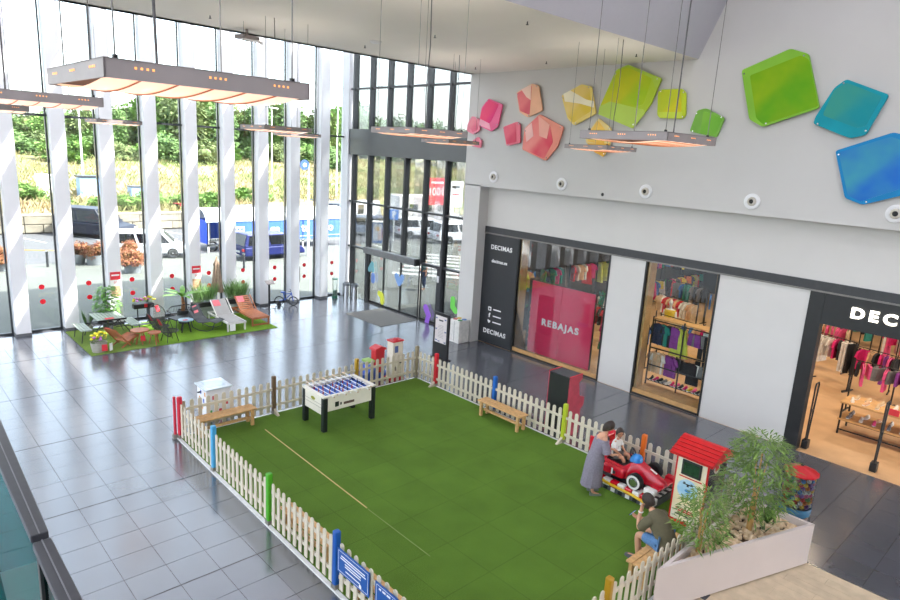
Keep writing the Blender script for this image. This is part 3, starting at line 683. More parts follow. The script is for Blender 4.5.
# ================================================================== PLAY AREA: TURF, FENCE, BENCHES, GAMES
def turf_mat(name, c1, c2, seam):
    m = mat(name, c1, .9, col2=c2, scale=90, bump=.9, bscale=260, spec=.15); t = m.node_tree; b = t.nodes['Principled BSDF']
    lk = b.inputs['Base Color'].links[0]; src = lk.from_socket
    tc = [n for n in t.nodes if n.type == 'TEX_COORD'][0]
    n2 = t.nodes.new('ShaderNodeTexNoise'); n2.inputs['Scale'].default_value = 1.3; n2.inputs['Detail'].default_value = 4; t.links.new(tc.outputs['Object'], n2.inputs['Vector'])
    hs = t.nodes.new('ShaderNodeHueSaturation'); mr = t.nodes.new('ShaderNodeMapRange'); mr.inputs[1].default_value = .3; mr.inputs[2].default_value = .7; mr.inputs[3].default_value = .88; mr.inputs[4].default_value = 1.1
    t.links.new(n2.outputs[0], mr.inputs[0]); t.links.new(mr.outputs[0], hs.inputs['Value']); t.links.new(src, hs.inputs['Color'])
    out = hs.outputs[0]
    if seam:
        bk = t.nodes.new('ShaderNodeTexBrick'); bk.offset = 0; bk.inputs['Scale'].default_value = 1; bk.inputs['Brick Width'].default_value = 1.0; bk.inputs['Row Height'].default_value = 1.0; bk.inputs['Mortar Size'].default_value = .006
        bk.inputs['Color1'].default_value = (1,1,1,1); bk.inputs['Color2'].default_value = (.93,.93,.93,1); bk.inputs['Mortar'].default_value = (.7,.7,.7,1)
        t.links.new(tc.outputs['Object'], bk.inputs['Vector']); mx = t.nodes.new('ShaderNodeMix'); mx.data_type = 'RGBA'; mx.blend_type = 'MULTIPLY'; mx.inputs['Factor'].default_value = 1
        t.links.new(out, mx.inputs[6]); t.links.new(bk.outputs['Color'], mx.inputs[7]); out = mx.outputs[2]
    t.links.new(out, b.inputs['Base Color']); return m
M_turf = turf_mat('play_turf', (114,148,60), (86,124,38), True)
tf = T('artificial_turf', 'large green artificial turf inside the picket fence', 'turf')
def XLf(y): return 4.86+(y-7.2)*.0165
P('pile', MB().prism([(XLf(LAWN[2]),LAWN[2]),(LAWN[1],LAWN[2]),(LAWN[1],LAWN[3]),(XLf(LAWN[3]),LAWN[3])], .0, .022, 'z'), M_turf, tf)
M_edge = mat('white_edge_strip', (226,226,226), .5)
P('edging', MB().prism([(XLf(3.9)-.07,3.92),(XLf(3.9),3.92),(XLf(13.75),13.75),(XLf(13.75)-.07,13.75)], 0, .022, 'z'), M_edge, tf)
P('edging', MB().box(LAWN[0]-.07, LAWN[1]+.07, LAWN[3], LAWN[3]+.06, 0, .022), M_edge, tf)
P('edging', MB().box(LAWN[1], LAWN[1]+.07, LAWN[2]-.05, LAWN[3]+.05, 0, .022), M_edge, tf)
P('edging', MB().box(LAWN[0]-.07, LAWN[1]+.07, LAWN[2]-.06, LAWN[2], 0, .022), M_edge, tf)
S('boundary_rope', MB().tube([(6.66,12.95,.027),(6.61,11,.027),(6.55,8.75,.027)], .012, 6), mat('straw_rope', (206,184,120), .8), 'thin straw-coloured rope laid along the turf', 'rope')
S('boundary_tape', MB().bar((6.545,8.7,.026), (6.51,6.9,.026), .012, .004), mat('pale_tape', (140,160,90), .8), 'faint pale tape continuing the rope line on the turf', 'tape')
def picket():
    mb = MB(); w_, z0, z1 = .045, .06, .86; poly = [(-w_,z0),(w_,z0),(w_,z1-.045)]
    for i in range(1, 6): a = math.pi*i/6; poly.append((w_*math.cos(a), z1-.045+.045*math.sin(a)))
    poly.append((-w_, z1-.045)); return mb.prism(poly, -.009, .009, 'y')
PICK = None
def fence(p0, p1, n, lab, inner, grey=False):
    """panel from p0 to p1 (xy), rails on the side given by inner (+1/-1 local y)"""
    global PICK
    p0, p1 = Vector((*p0, 0)), Vector((*p1, 0)); d = p1-p0; L = d.length; rz = math.atan2(d.y, d.x)
    t = T('picket_fence', lab, 'fence', p0, rz, 'picket fence panels')
    for z in (.24, .66): P('rail', MB().box(.0, L, .009*inner, .035*inner, z-.03, z+.03) if inner > 0 else MB().box(0, L, .035*inner, .009*inner, z-.03, z+.03), M_cream, t)
    for i in range(n):
        if PICK is None: o = P('picket', picket(), M_cream, t); PICK = o.data
        else: o = P('picket', PICK, None, t)
        o.location = (L*(i+.5)/n, 0, 0)
def post(x, y, col, nm, lab, foot=None, h=1.0, w_=.05):
    t = T('fence_post', lab, 'post', (x, y, 0))
    P('shaft', MB().box(-w_,w_,-w_,w_,.03,h), mat('post_'+nm, col, .45, var=.05, scale=6), t, bevel=.02)
    P('shoe', MB().box(-.055,.055,-.055,.055,0,.1), mat('zinc_shoe', (150,146,138), .5, metal=.5), t)
    if foot:
        a, b = foot
        P('foot', MB().prism([(0.05,0),(.24,0),(.24,.04),(.05,.16)], -.03, .03, 'y', Matrix.Rotation(math.atan2(b, a), 4, 'Z')), M_cream, t)
XL, XR, YB, YF = 4.93, 11.95, 13.72, 3.97
post(XLf(YB), YB-.06, (206,44,66), 'red', 'red post at the far corner of the fence by the low bench'); post(XLf(YB)-.085, YB+.02, (196,50,70), 'red_b', 'second red post standing against the red corner post', w_=.03)
post(XLf(11.8), 11.8, (72,160,206), 'lightblue', 'light blue fence post facing the open tiled floor')
post(XLf(9.39), 9.39, (72,160,28), 'green', 'bright green fence post facing the open tiled floor')
post(XLf(7.22), 7.22, (14,84,166), 'darkblue', 'dark blue fence post beside the blue notice board')
post(XLf(5.05), 5.05, (206,44,66), 'red', 'red fence post nearest the camera'); post(XLf(YF), YF, (214,170,30), 'mustard', 'mustard fence corner post nearest the camera')
post(7.29, YB, (112,88,66), 'brown', 'brown wooden post behind the far low bench', (0,-1)); post(9.77, YB, (176,140,34), 'ochre', 'ochre wooden post behind the football table', (0,-1))
post(11.93, YB, (150,138,112), 'bare', 'bare wood corner post near the entrance')
post(XR, 12.87, (208,30,44), 'scarlet', 'scarlet fence post beside the notice totem', (-1,0)); post(XR, 10.57, (24,96,180), 'blue2', 'blue fence post behind the slatted bench', (-1,0))
post(XR, 8.29, (176,190,40), 'lime', 'lime yellow fence post beside the black arcade cabinet', (-1,0)); post(XR, 6.21, (232,116,36), 'orange', 'orange fence post behind the racing car ride', (-1,0))
post(9.55, YF, (206,198,182), 'cream', 'cream fence post behind the planter'); post(7.2, YF, (170,128,20), 'mustard2', 'mustard fence post in front of the seated man')
fence((XLf(YB-.08), YB-.08), (XLf(11.86), 11.86), 9, 'picket panel between the red corner post and light blue post', -1 if False else 1)
fence((XLf(11.74), 11.74), (XLf(9.45), 9.45), 12, 'picket panel between the light blue post and green post', 1)
fence((XLf(9.33), 9.33), (XLf(7.28), 7.28), 11, 'picket panel between the green post and dark blue post', 1)
fence((XLf(7.16), 7.16), (XLf(5.11), 5.11), 11, 'picket panel carrying the two blue notice boards', 1)
fence((XLf(4.99), 4.99), (XLf(4.03), 4.03), 5, 'short picket panel nearest the camera', 1)
fence((XL+.05, YB), (7.23, YB), 12, 'picket panel behind the far low bench', -1)
fence((7.35, YB), (9.71, YB), 12, 'picket panel behind the football table', -1)
fence((9.83, YB), (11.87, YB), 11, 'picket panel in front of the red coin-operated rides', -1)
fence((XR, YB-.06), (XR, 12.93), 4, 'short picket panel between bare corner post and scarlet post', -1)
fence((XR, 12.81), (XR, 10.63), 12, 'picket panel between the scarlet post and blue post', -1)
fence((XR, 10.51), (XR, 8.35), 12, 'picket panel behind the slatted bench', -1)
fence((XR, 8.23), (XR, 6.27), 11, 'picket panel between the lime post and orange post', -1)
fence((XR, 6.15), (XR, 4.03), 11, 'picket panel behind the red-roofed kiosk', -1)
fence((XR-.05, YF), (9.61, YF), 12, 'picket panel behind the white planter', -1)
fence((9.49, YF), (7.26, YF), 12, 'picket panel behind the seated man', -1)
fence((7.14, YF), (4.99, YF), 11, 'picket panel along the near edge of the turf', -1)
# blue notice boards on the fence
M_bsign = mat('blue_sign', (14,82,158), .4, var=.02)
def notice(y0, y1, z0, z1, lab, kind):
    t = T('notice_board', lab, 'sign', (XLf(y0)-.03, (y0+y1)/2, (z0+z1)/2))
    a, h = (y1-y0)/2, (z1-z0)/2
    P('board', MB().box(-.01,0,-a,a,-h,h), M_bsign, t)
    e = .012
    P('border', MB().box(-.012,-.01,-a+.03,a-.03,h-.03-e/2,h-.03).box(-.012,-.01,-a+.03,a-.03,-h+.03,-h+.03+e/2).box(-.012,-.01,-a+.03,-a+.03+e/2,-h+.03,h-.03).box(-.012,-.01,a-.03-e/2,a-.03,-h+.03,h-.03), M_text, t)
    if kind == 0:
        for z, wd in ((.10,.6),(.06,.64),(.01,.4),(-.03,.4),(-.1,.36)): P('text_line', MB().box(-.012,-.01,-wd/2,wd/2,z-.009,z+.009), M_text, t)
        P('emblem', MB().prism([(-.19+.03*math.cos(k*math.pi/6), -.14+.035*math.sin(k*math.pi/6)) for k in range(12)], -.012, -.01, 'x'), M_text, t)
    else:
        for y_, w_ in ((.30,.05),(.21,.07),(.11,.08),(-.07,.2),(-.24,.1)): P('heading_word', MB().box(-.012,-.01,y_-w_/2,y_+w_/2,.105,.135), M_text, t)      # too blurred to read
        P('emblem', MB().prism([(.05+.07*math.cos(k*math.pi/8), -.06+.07*math.sin(k*math.pi/8)) for k in range(16)], -.013, -.01, 'x'), mat('crimson_print', (170,20,70), .5), t)
notice(6.31, 7.11, .41, .81, 'blue notice board with small white lines of print', 0)
notice(5.33, 6.15, .40, .80, 'blue notice board with white heading and crimson emblem', 1)
# benches
def bench(x, y, L, rz, lab, nsl=3, wd=.36):
    t = T('bench', lab, 'bench', (x, y, .022), rz, 'low wooden benches')
    sw = wd/nsl
    for i in range(nsl): P('slat', MB().box(-L/2, L/2, -wd/2+i*sw+.006, -wd/2+(i+1)*sw-.006, .39, .42), M_wood, t, bevel=.004)
    for sx in (-1,1):
        for sy in (-1,1): P('leg', MB().box(sx*(L/2-.1)-.035, sx*(L/2-.1)+.035, sy*(wd/2-.06)-.03, sy*(wd/2-.06)+.03, 0, .39), M_wood, t)
        P('crosspiece', MB().box(sx*(L/2-.1)-.02, sx*(L/2-.1)+.02, -wd/2+.08, wd/2-.08, .33, .39), M_wood, t)
    P('stretcher', MB().box(-L/2+.1, L/2-.1, -.025, .025, .12, .18), M_wood, t)
bench(11.6, 9.95, 1.44, R(90), 'slatted pine bench beside the blue fence post')
bench(5.95, 13.5, 1.4, 0, 'low pine bench in the far corner by the red post', 2)
bench(5.085, 8.4, 1.5, R(90), 'pine bench against the fence between green and dark blue posts', 3, .26)
bench(5.05, 6.15, 1.5, R(90), 'pine bench behind the blue notice boards', 3, .26)
bench(9.2, 4.28, 1.4, 0, 'pine bench on which the man sits')
# football table
ft = T('football_table', 'white and black football table with blue pitch on the turf', 'football table', (8.395, 12.485, .022))
M_ftw = mat('table_white_laminate', (226,220,206), .4, var=.02); M_ftb = mat('table_leg_black', (26,34,34), .45)
LX, LY = .76, .48
for sx in (-1,1):
    for sy in (-1,1): P('leg', MB().box(sx*(LX-.07)-.06, sx*(LX-.07)+.06, sy*(LY-.06)-.06, sy*(LY-.06)+.06, 0, .84), M_ftb, ft, bevel=.015)
cb = P('cabinet', MB().box(-LX+.02,LX-.02,-LY+.02,-LY+.05,.5,.86).box(-LX+.02,LX-.02,LY-.05,LY-.02,.5,.86).box(-LX+.02,-LX+.05,-LY+.02,LY-.02,.42,.86).box(LX-.05,LX-.02,-LY+.02,LY-.02,.42,.86).box(-LX+.05,LX-.05,-LY+.05,LY-.05,.5,.53), M_ftw, ft)
P('coin_slot', MB().box(-.42,-.32,-LY+.012,-LY+.02,.58,.7), M_ftb, cb); P('coin_button', MB().box(-.28,-.24,-LY+.012,-LY+.02,.6,.66), M_ftb, cb)
P('ball_tray', MB().box(-.18,.12,-LY+.012,-LY+.02,.59,.65), mat('tray_brown', (96,74,64), .5), cb)
P('badge', MB().prism([(.0+.09*math.cos(k*math.pi/8), .73+.04*math.sin(k*math.pi/8)) for k in range(16)], -LX+.012, -LX+.02, 'x'), mat('olive_badge', (150,150,40), .4), cb)
P('side_groove', MB().box(-LX+.015, -LX+.02, -LY+.1, LY-.1, .585, .595).box(-LX+.015, -LX+.02, -LY+.1, LY-.1, .665, .675), mat('groove_grey', (170,164,152), .6), cb)
P('rim', MB().box(-LX,LX,-LY,-LY+.08,.86,.89).box(-LX,LX,LY-.08,LY,.86,.89).box(-LX,-LX+.11,-LY+.08,LY-.08,.86,.89).box(LX-.11,LX,-LY+.08,LY-.08,.86,.89), M_ftw, ft, bevel=.008)
pf = P('pitch', MB().box(-LX+.1,LX-.1,-LY+.07,LY-.07,.79,.805), mat('pitch_blue', (26,92,196), .35, var=.05), ft)
P('pitch_marking', MB().box(-.006,.006,-LY+.07,LY-.07,.805,.807).box(-.5,-.49,-.2,.2,.805,.807).box(.49,.5,-.2,.2,.805,.807), M_text, pf)
P('goal', MB().box(-LX+.1,-LX+.11,-.12,.12,.805,.85), M_black, ft); P('goal', MB().box(LX-.11,LX-.1,-.12,.12,.805,.85), M_black, ft)
pl_me = [MB().box(-.01,.01,-.014,.014,-.06,.02).box(-.011,.011,-.011,.011,.02,.04).mesh('player%d' % i) for i in range(2)]
pl_me[0].materials.append(mat('player_red', (170,40,44), .4)); pl_me[1].materials.append(mat('player_dark', (44,48,70), .4))
rows = [(1,0),(2,0),(3,1),(5,0),(5,1),(3,0),(2,1),(1,1)]; rows = [(3,0),(2,0),(3,1),(4,0),(4,1),(3,0),(2,1),(3,1)]
M_hand = mat('handle_tan', (206,176,150), .5)
for i in range(8):
    x = -.56+i*.16; side = -1 if i % 2 == 0 else 1; off = random.uniform(-.1,.1)
    rd = P('rod', MB().cyl((x,-LY-.1+off*.5-.06*(side < 0),.902),(x,LY+.1+off*.5+.06*(side > 0),.902),.011,n=6), mat('rod_white', (226,226,228), .3), ft)
    ye = side*(LY+.12)+off*.5
    P('handle', MB().cyl((x,ye-.06,.902),(x,ye+.07*side+.0,.902),.02,n=8), M_hand, rd)
    P('rod_end', MB().cyl((x,-side*(LY+.06)-.02,.902),(x,-side*(LY+.06)+.03,.902),.018,n=8), M_hand, rd)
    n, tm = rows[i]
    for k in range(n):
        o = P('player', pl_me[tm], None, rd); o.location = (x, (k-(n-1)/2)*(.6/n)+off*.6, .885)
# glass-topped game table outside the fence
gt = T('game_table', 'white children\'s game table with glossy top outside the fence', 'game table', (6.15, 14.62, 0))
P('body', MB().box(-.3,.3,-.28,.28,0,.72), M_white, gt, bevel=.02); P('top', MB().box(-.34,.34,-.34,.34,.72,.76), mat('glossy_white_top', (214,226,232), .08), gt, bevel=.01)
P('bezel', MB().box(-.22,.22,-.22,.22,.76,.765), mat('dark_glass_top', (190,206,216), .05), gt)
for i in range(12):
    P('sticker', MB().bc((-.302 if i % 2 else -.2+.08*(i//2), -.2+.08*(i//2) if i % 2 else -.284, .15+.09*((i*5) % 6)), (.006,.06,.1) if i % 2 else (.07,.006,.1)), mat('sticker_%d' % (i % 4), [(60,160,70),(226,150,40),(190,40,60),(50,90,190)][i % 4], .5), gt)
for s in (-1,1): P('joystick', MB().cyl((s*.36,s*.1,.66),(s*.44,s*.1,.66),.02,n=8), M_black, gt)
# coin-operated rides behind the fence
kr = T('toy_ride', 'red toy house ride behind the far fence panel', 'coin ride', (11.1, 14.55, 0))
P('base', MB().box(-.4,.3,-.25,.25,0,.12), mat('ride_blue', (30,80,180), .4), kr, bevel=.02); P('body', MB().box(-.15,.18,-.12,.12,.12,.82), M_red, kr, bevel=.02)
P('roof', MB().prism([(-.19,.82),(.22,.82),(.2,.88),(.02,.94),(-.17,.88)], -.16, .16, 'y'), M_red, kr); P('seat', MB().box(-.42,-.18,-.15,.15,.12,.34), MATS['ride_blue'], kr, bevel=.03)
P('panel', MB().box(-.45,-.2,-.16,.16,.5,.56), mat('ride_green', (150,190,90), .5), kr)
kb = T('toy_tower', 'cream vending tower with red cap behind the far fence panel', 'vending machine', (11.36, 14.05, 0))
P('base', MB().box(-.24,.24,-.2,.2,0,.08), M_red, kb, bevel=.02); P('body', MB().box(-.19,.19,-.14,.14,.08,1.17), mat('tower_cream', (224,216,200), .45), kb, bevel=.02)
P('cap', MB().box(-.21,.21,-.16,.16,1.17,1.21), M_red, kb, bevel=.01); P('knob', MB().lathe([(.09,1.21),(.08,1.24),(.001,1.25)], 14), M_red, kb)
P('picture', MB().box(-.12,.0,-.146,-.14,.85,1.05), mat('picture_blue', (70,90,150), .5), kb); P('dial', MB().cyl((.1,-.16,.55),(.1,-.14,.55),.05,n=12), M_black, kb); P('flap', MB().box(-.1,.06,-.15,-.14,.3,.42), M_chrome, kb)
sc = S('toy_car_ride', MB().loft([[(x,-w_,.1),(x,w_,.1),(x,w_,h),(x,-w_,h)] for x,w_,h in ((-.45,.12,.2),(-.35,.2,.35),(0,.22,.32),(.2,.22,.5),(.4,.18,.4),(.45,.1,.25))]), MATS['ride_blue'], 'small blue toy ride low behind the pickets', 'coin ride', (10.35, 14.25, 0), R(10), bevel=.03)
# arcade cabinet, back towards the camera
ac = T('arcade_cabinet', 'black arcade cabinet with red sides standing behind the fence', 'arcade cabinet', (12.22, 8.75, 0))
prof = [(0,0),(.55,0),(.55,.62),(.66,.72),(.66,.92),(.45,1.0),(.38,1.35),(.5,1.42),(.5,1.55),(0,1.55)]
for s in (-1,1): P('side_panel', MB().prism(prof, s*.31-.012, s*.31+.012, 'y'), mat('crimson_side', (176,60,78), .4), ac)
for y0_ in (-.325,.297): P('edge_trim', MB().box(.0,.5,y0_,y0_+.028,1.55,1.56), mat('bright_red_trim', (226,30,52), .35), ac)
P('back_panel', MB().box(.0,.02,-.297,.297,0,1.54), mat('black_back', (18,24,22), .5), ac); P('top_panel', MB().box(0,.5,-.297,.297,1.525,1.545), mat('grey_top', (76,80,84), .45), ac)
P('screen', MB().add([(.42,-.297,1.02),(.42,.297,1.02),(.37,.297,1.36),(.37,-.297,1.36)], [(0,1,2,3)]), mat('screen_black', (16,18,26), .1), ac)
P('control_panel', MB().box(.44,.65,-.297,.297,.88,.92), M_black, ac); P('front_panel', MB().box(.5,.53,-.297,.297,0,.88), M_black, ac)
# ================================================================== CAR RIDE, KIOSK, PLANTER, PEOPLE
rd = T('racing_car_ride', 'red coin-operated racing car on a chequered base', 'ride', (11.33, 6.02, .022))
M_rc = mat('race_red', (206,22,46), .22, var=.05, scale=4, coat=.5); M_y = mat('kerb_yellow', (234,190,30), .4); M_w2 = mat('race_white', (232,230,226), .35); M_gry = mat('road_grey', (92,94,98), .5)
bs = P('base', MB().box(-.46,.46,-.72,.72,.0,.16), M_gry, rd, bevel=.02)
for i in range(9):
    y = -.68+.17*i-.0
    P('kerb_block', MB().box(-.48,-.34,y-.08,y+.08,.1,.24), M_rc if i % 2 else M_w2, bs, bevel=.02)
    P('base_block', MB().box(-.475,-.45,y-.045,y+.045,.02,.1), M_w2 if i % 2 else M_black, bs)
P('kerb_stripe', MB().tube([(-.5,-.72,.1),(-.5,-.3,.16),(-.5,.2,.17),(-.5,.72,.22)], .028, 6), M_y, bs)
ck = P('chequered_deck', MB().box(-.3,.4,-.72,-.32,.16,.2), M_black, bs)
for i in range(7):
    for j in range(4):
        if (i+j) % 2: P('check', MB().box(-.3+.1*i,-.2+.1*i,-.72+.1*j,-.62+.1*j,.2,.203), M_w2, ck)
# hull: loft along y (nose at -y)
def ring(y, w_, z0, z1, k=.6): return [(-w_,y,z0),(w_,y,z0),(w_*1.05,y,(z0+z1)/2),(w_*k,y,z1),(-w_*k,y,z1),(-w_*1.05,y,(z0+z1)/2)]
hull = P('hull', MB().loft([ring(-.72,.06,.36,.42),ring(-.62,.11,.32,.48),(ring(-.4,.15,.3,.56)),ring(-.15,.19,.3,.64),ring(-.02,.27,.3,.66,.75),ring(.14,.3,.3,.52,.8),ring(.54,.3,.3,.54,.8),ring(.62,.3,.3,.74,.7),ring(.8,.22,.34,.76,.6)]), M_rc, rd, smooth=True, bevel=.02)
P('cockpit_lining', MB().box(-.2,.2,.1,.58,.5,.56), M_black, hull); P('seat_back', MB().box(-.17,.17,.57,.63,.5,.86), M_rc, hull, bevel=.05)
P('windscreen', MB().lathe([(.16,0),(.14,.08),(.07,.13),(.001,.14)], 12, c=(0,-.02,.65), sx=1, sy=.8), mat('screen_blue', (40,130,206), .15), hull, smooth=True)
P('steering_wheel', MB().tube([(.09*math.cos(a*math.pi/6), .08+.03*math.sin(a*math.pi/6), .78+.085*math.sin(a*math.pi/6)) for a in range(12)], .014, 6, True).cyl((0,-.02,.7),(0,.08,.78),.015,n=6), M_black, rd)
wing = P('front_wing', MB().box(-.42,.42,-.72,-.52,.33,.37), M_rc, rd, bevel=.015)
for s in (-1,1): P('wing_end', MB().box(s*.42-.08,s*.42+.08,-.74,-.5,.3,.42), M_w2 if s < 0 else M_rc, wing, bevel=.03)
P('rear_wing', MB().box(-.34,.34,.74,.9,.86,.9).box(-.34,-.31,.72,.92,.6,.95).box(.31,.34,.72,.92,.6,.95), M_rc, rd, bevel=.01)
for s in (-1,1): P('side_pod', MB().box(s*.36-.08,s*.36+.08,.0,.5,.34,.54), M_rc, rd, bevel=.05)
text('1', .2, M_text, rd, (.0,-.42,.575), (R(-20),0,R(180)), 'number', extrude=.003, offset=.012)
text('1', .16, M_text, rd, (-.447,.25,.44), FACE_MX, 'number', extrude=.003, offset=.01)
for i, (y, w_) in enumerate(((-.25,.1),(.12,.08))): P('sponsor_mark', MB().box(-.448,-.444,y+.05,y+.05+w_,.4,.47), M_dark, rd)
for s in (-1,1):
    for y in (-.25, .62):
        x = s*.38; r = .17
        w0 = P('wheel', MB().lathe([(.06,-.075),(r-.02,-.075),(r,-.05),(r,.05),(r-.02,.075),(.06,.075)], 20, mt=Matrix.Translation((x,y,.4)) @ Matrix.Rotation(R(90),4,'Y')), M_rubber, rd, smooth=True)
        P('tyre_band', MB().lathe([(.1,.078*s),(.145,.078*s),(.145,.07*s)], 20, mt=Matrix.Translation((x,y,.4)) @ Matrix.Rotation(R(90),4,'Y')), M_w2, w0)
        P('hub', MB().lathe([(.1,.06*s),(.08,.082*s),(.001,.085*s)], 14, mt=Matrix.Translation((x,y,.4)) @ Matrix.Rotation(R(90),4,'Y')), M_chrome, w0)
P('axle', MB().cyl((-.4,-.25,.4),(.4,-.25,.4),.02,n=6), M_black, rd)
P('pedestal', MB().box(-.2,.2,-.1,.4,.16,.32), M_black, rd)
# kiosk
ki = T('prize_kiosk', 'small kiosk machine with red tiled roof and a screen', 'kiosk', (10.9, 4.655, .022))
M_post = mat('poster_cream', (226,222,204), .35, var=.08, scale=3, col2=(236,216,176)); M_kr = mat('kiosk_red', (206,24,30), .35)
a, d, h = .315, .76, 1.38
P('cabinet', MB().box(.02,d-.02,-a+.02,a-.02,.04,.62), M_w2, ki)
P('back_panel', MB().box(d-.03,d,-a,a,.04,h), M_w2, ki)
for y in (-a, a-.03): 
    for x in (0, d-.03): P('corner_post', MB().box(x,x+.03,y,y+.03,0,h), M_kr, ki)
P('plinth', MB().box(0,d,-a,a,0,.06), M_kr, ki)
fp = P('front_panel', MB().box(.004,.02,-a+.03,a-.03,.06,h), M_post, ki)
sc = P('screen_bezel', MB().box(-.02,.004,-.19,.19,1.0,1.3), M_black, fp, bevel=.01); P('screen', MB().box(-.023,-.02,-.15,.15,1.04,1.26), mat('screen_green', (34,60,44), .15, var=.25, scale=12, emit=(40,70,50), estr=.25), fp)
P('blue_disc', MB().prism([(.03+.2*math.cos(k*math.pi/12), .72+.2*math.sin(k*math.pi/12)) for k in range(24)], .001, .004, 'x'), mat('disc_blue', (150,194,224), .4, col2=(190,216,232), scale=5), fp)
P('drone_print', MB().box(-.001,.001,-.07,.13,.815,.835).box(-.001,.001,-.06,-.02,.84,.86).box(-.001,.001,.08,.12,.84,.86).box(-.001,.001,.01,.05,.78,.82), M_black, fp)
P('cloud_print', MB().prism([(.02+.06*math.cos(k*math.pi/6), .7+.03*math.sin(k*math.pi/6)) for k in range(12)], -.001, .001, 'x'), mat('cloud_blue', (60,140,206), .5), fp)
for k, (z, wd, c) in enumerate(((.955,.44,'r'),(.3,.4,'r'),(.26,.3,'r'),(.18,.4,'k'))): P('text_line', MB().box(-.001,.002,-wd/2,wd/2,z-.012,z+.012), M_kr if c == 'r' else M_dark, fp)
P('window_pane', MB().box(.03,d-.03,-a+.004,-a+.012,.62,h-.03), M_clear, ki); P('window_pane', MB().box(.03,d-.03,a-.012,a-.004,.62,h-.03), M_clear, ki)
P('round_sticker', MB().prism([(.34+.11*math.cos(k*math.pi/10), 1.2+.1*math.sin(k*math.pi/10)) for k in range(20)], -a-.002, -a+.002, 'y'), mat('sticker_cream', (214,206,196), .5), ki)
P('sticker_print', MB().box(.27,.41,-a-.004,-a-.002,1.16,1.24), M_kr, ki)
for k in range(5): P('prize_box', MB().bc((.15+.1*k, -.1+.08*(k % 2), .7+.05*(k % 3)), (.09,.12,.16+.06*(k % 2))), mat('prize_%d' % k, [(120,40,60),(60,60,70),(190,170,150),(150,60,60),(80,90,120)][k], .5), ki)
P('side_print', MB().box(.03,d-.03,-a-.002,-a+.004,.06,.6), mat('side_grey', (196,190,190), .5), ki)
rf_ = P('roof', MB().prism([(-.1,h+.02),(.35,h+.24),(.42,h+.24),(.88,h+.02),(.88,h-.02),(-.1,h-.02)], -a-.1, a+.1, 'y'), M_kr, ki)
for k in range(5):
    u = k/5; x0, z0 = -.1+.45*u, h+.02+.22*u
    P('shingle_row', MB().bar((x0-.012,-a-.105,z0+.006), (x0-.012,a+.105,z0+.006), .022, .012), mat('shingle_red', (186,18,26), .4), rf_)
# planter
pa, pb, pc = Vector((11.53,2.69)), Vector((8.2,3.78)), Vector((11.5,3.86))
pl = T('planter', 'white triangular planter box filled with pebbles', 'planter')
cen = (pa+pb+pc)/3
def inset(t_):
    out = []
    pts = [pa, pb, pc]
    for i in range(3):
        p, q, r_ = pts[i], pts[i-1], pts[(i+1) % 3]
        d1, d2 = (q-p).normalized(), (r_-p).normalized(); bis = (d1+d2).normalized(); s_ = math.sin(math.acos(max(-1,min(1,d1.dot(bis)))))
        out.append(p+bis*(t_/max(s_,.12)))
    return out
pin = inset(.055); M_pl = mat('planter_white', (204,192,188), .4, var=.02, scale=1.5)
names = 0
for i in range(3):
    j = (i+1) % 3; o1, o2, i1, i2 = (pa,pb,pc)[i], (pa,pb,pc)[j], pin[i], pin[j]
    P('side_board', MB().prism([o1,o2,i2,i1], .03, .78, 'z'), M_pl, pl)
P('plinth', MB().prism(inset(.04), .0, .03, 'z'), M_black, pl)
P('soil', MB().prism(inset(.05), .55, .62, 'z'), mat('soil', (84,66,48), .95, bump=.4), pl)
rocks = MB(); random.seed(3)
def in_tri(p):
    def s_(a_, b_, c_): return (b_.x-a_.x)*(c_.y-a_.y)-(b_.y-a_.y)*(c_.x-a_.x)
    a_, b_, c_ = pin; x = [s_(a_,b_,p), s_(b_,c_,p), s_(c_,a_,p)]; return all(v > .02 for v in x) or all(v < -.02 for v in x)
n = 0
while n < 420:
    p = Vector((random.uniform(8.3,11.5), random.uniform(2.7,3.86)))
    if not in_tri(p): continue
    r_ = random.uniform(.028,.06); mt = Matrix.Translation((p.x,p.y,.62+r_*.4)) @ Euler((random.random(),random.random(),random.random()*6)).to_matrix().to_4x4()
    rocks.sph((0,0,0), (r_*1.2,r_*.9,r_*.7), 7, 5, mt); n += 1
pb_ = P('pebbles', rocks, mat('pebble', (236,214,182), .7, var=.2, scale=9, col2=(204,172,134)), pl, smooth=True); pb_['kind'] = 'stuff'
def bamboo(x, y, z, h, spread, nst, nlf, lab, ll=.16, seed=1):
    random.seed(seed); t = T('bamboo_plant', lab, 'plant', (x, y, z))
    lv = MB()
    for s in range(nst):
        a_ = 6.28*s/nst+random.random(); rr = spread*random.uniform(.15,.55); hh = h*random.uniform(.75,1)
        pts = [Vector((.06*math.cos(a_)*.6,.06*math.sin(a_)*.6,-.05)), Vector((rr*.35*math.cos(a_),rr*.35*math.sin(a_),hh*.5)), Vector((rr*math.cos(a_),rr*math.sin(a_),hh*.95))]
        P('stem', MB().tube(pts, [.018,.013,.006], 6), mat('cane', (188,146,84), .6), t)
    for k in range(nlf):
        u = random.random()**.8; zz = h*(.22+.78*u); prof = spread*(.55+.55*math.sin(math.pi*min(1,u*.9+.12)))
        a_ = random.uniform(0,6.28); q = prof*math.sqrt(random.random())
        p = Vector((q*math.cos(a_), q*math.sin(a_), zz)); b_ = a_+random.uniform(-1.2,1.2)
        lv.leaf(p, (math.cos(b_), math.sin(b_), random.uniform(-.45,.5)), ll*random.uniform(.7,1.2), .026*ll/.16, droop=.15)
    fo = P('foliage', lv, mat('bamboo_leaf', (128,154,72), .5, var=.2, scale=14, col2=(84,118,48)), t); fo['kind'] = 'stuff'
bamboo(10.62, 3.42, .62, 1.76, .5, 5, 1750, 'tall bushy bamboo plant in the white planter', .18, seed=4)
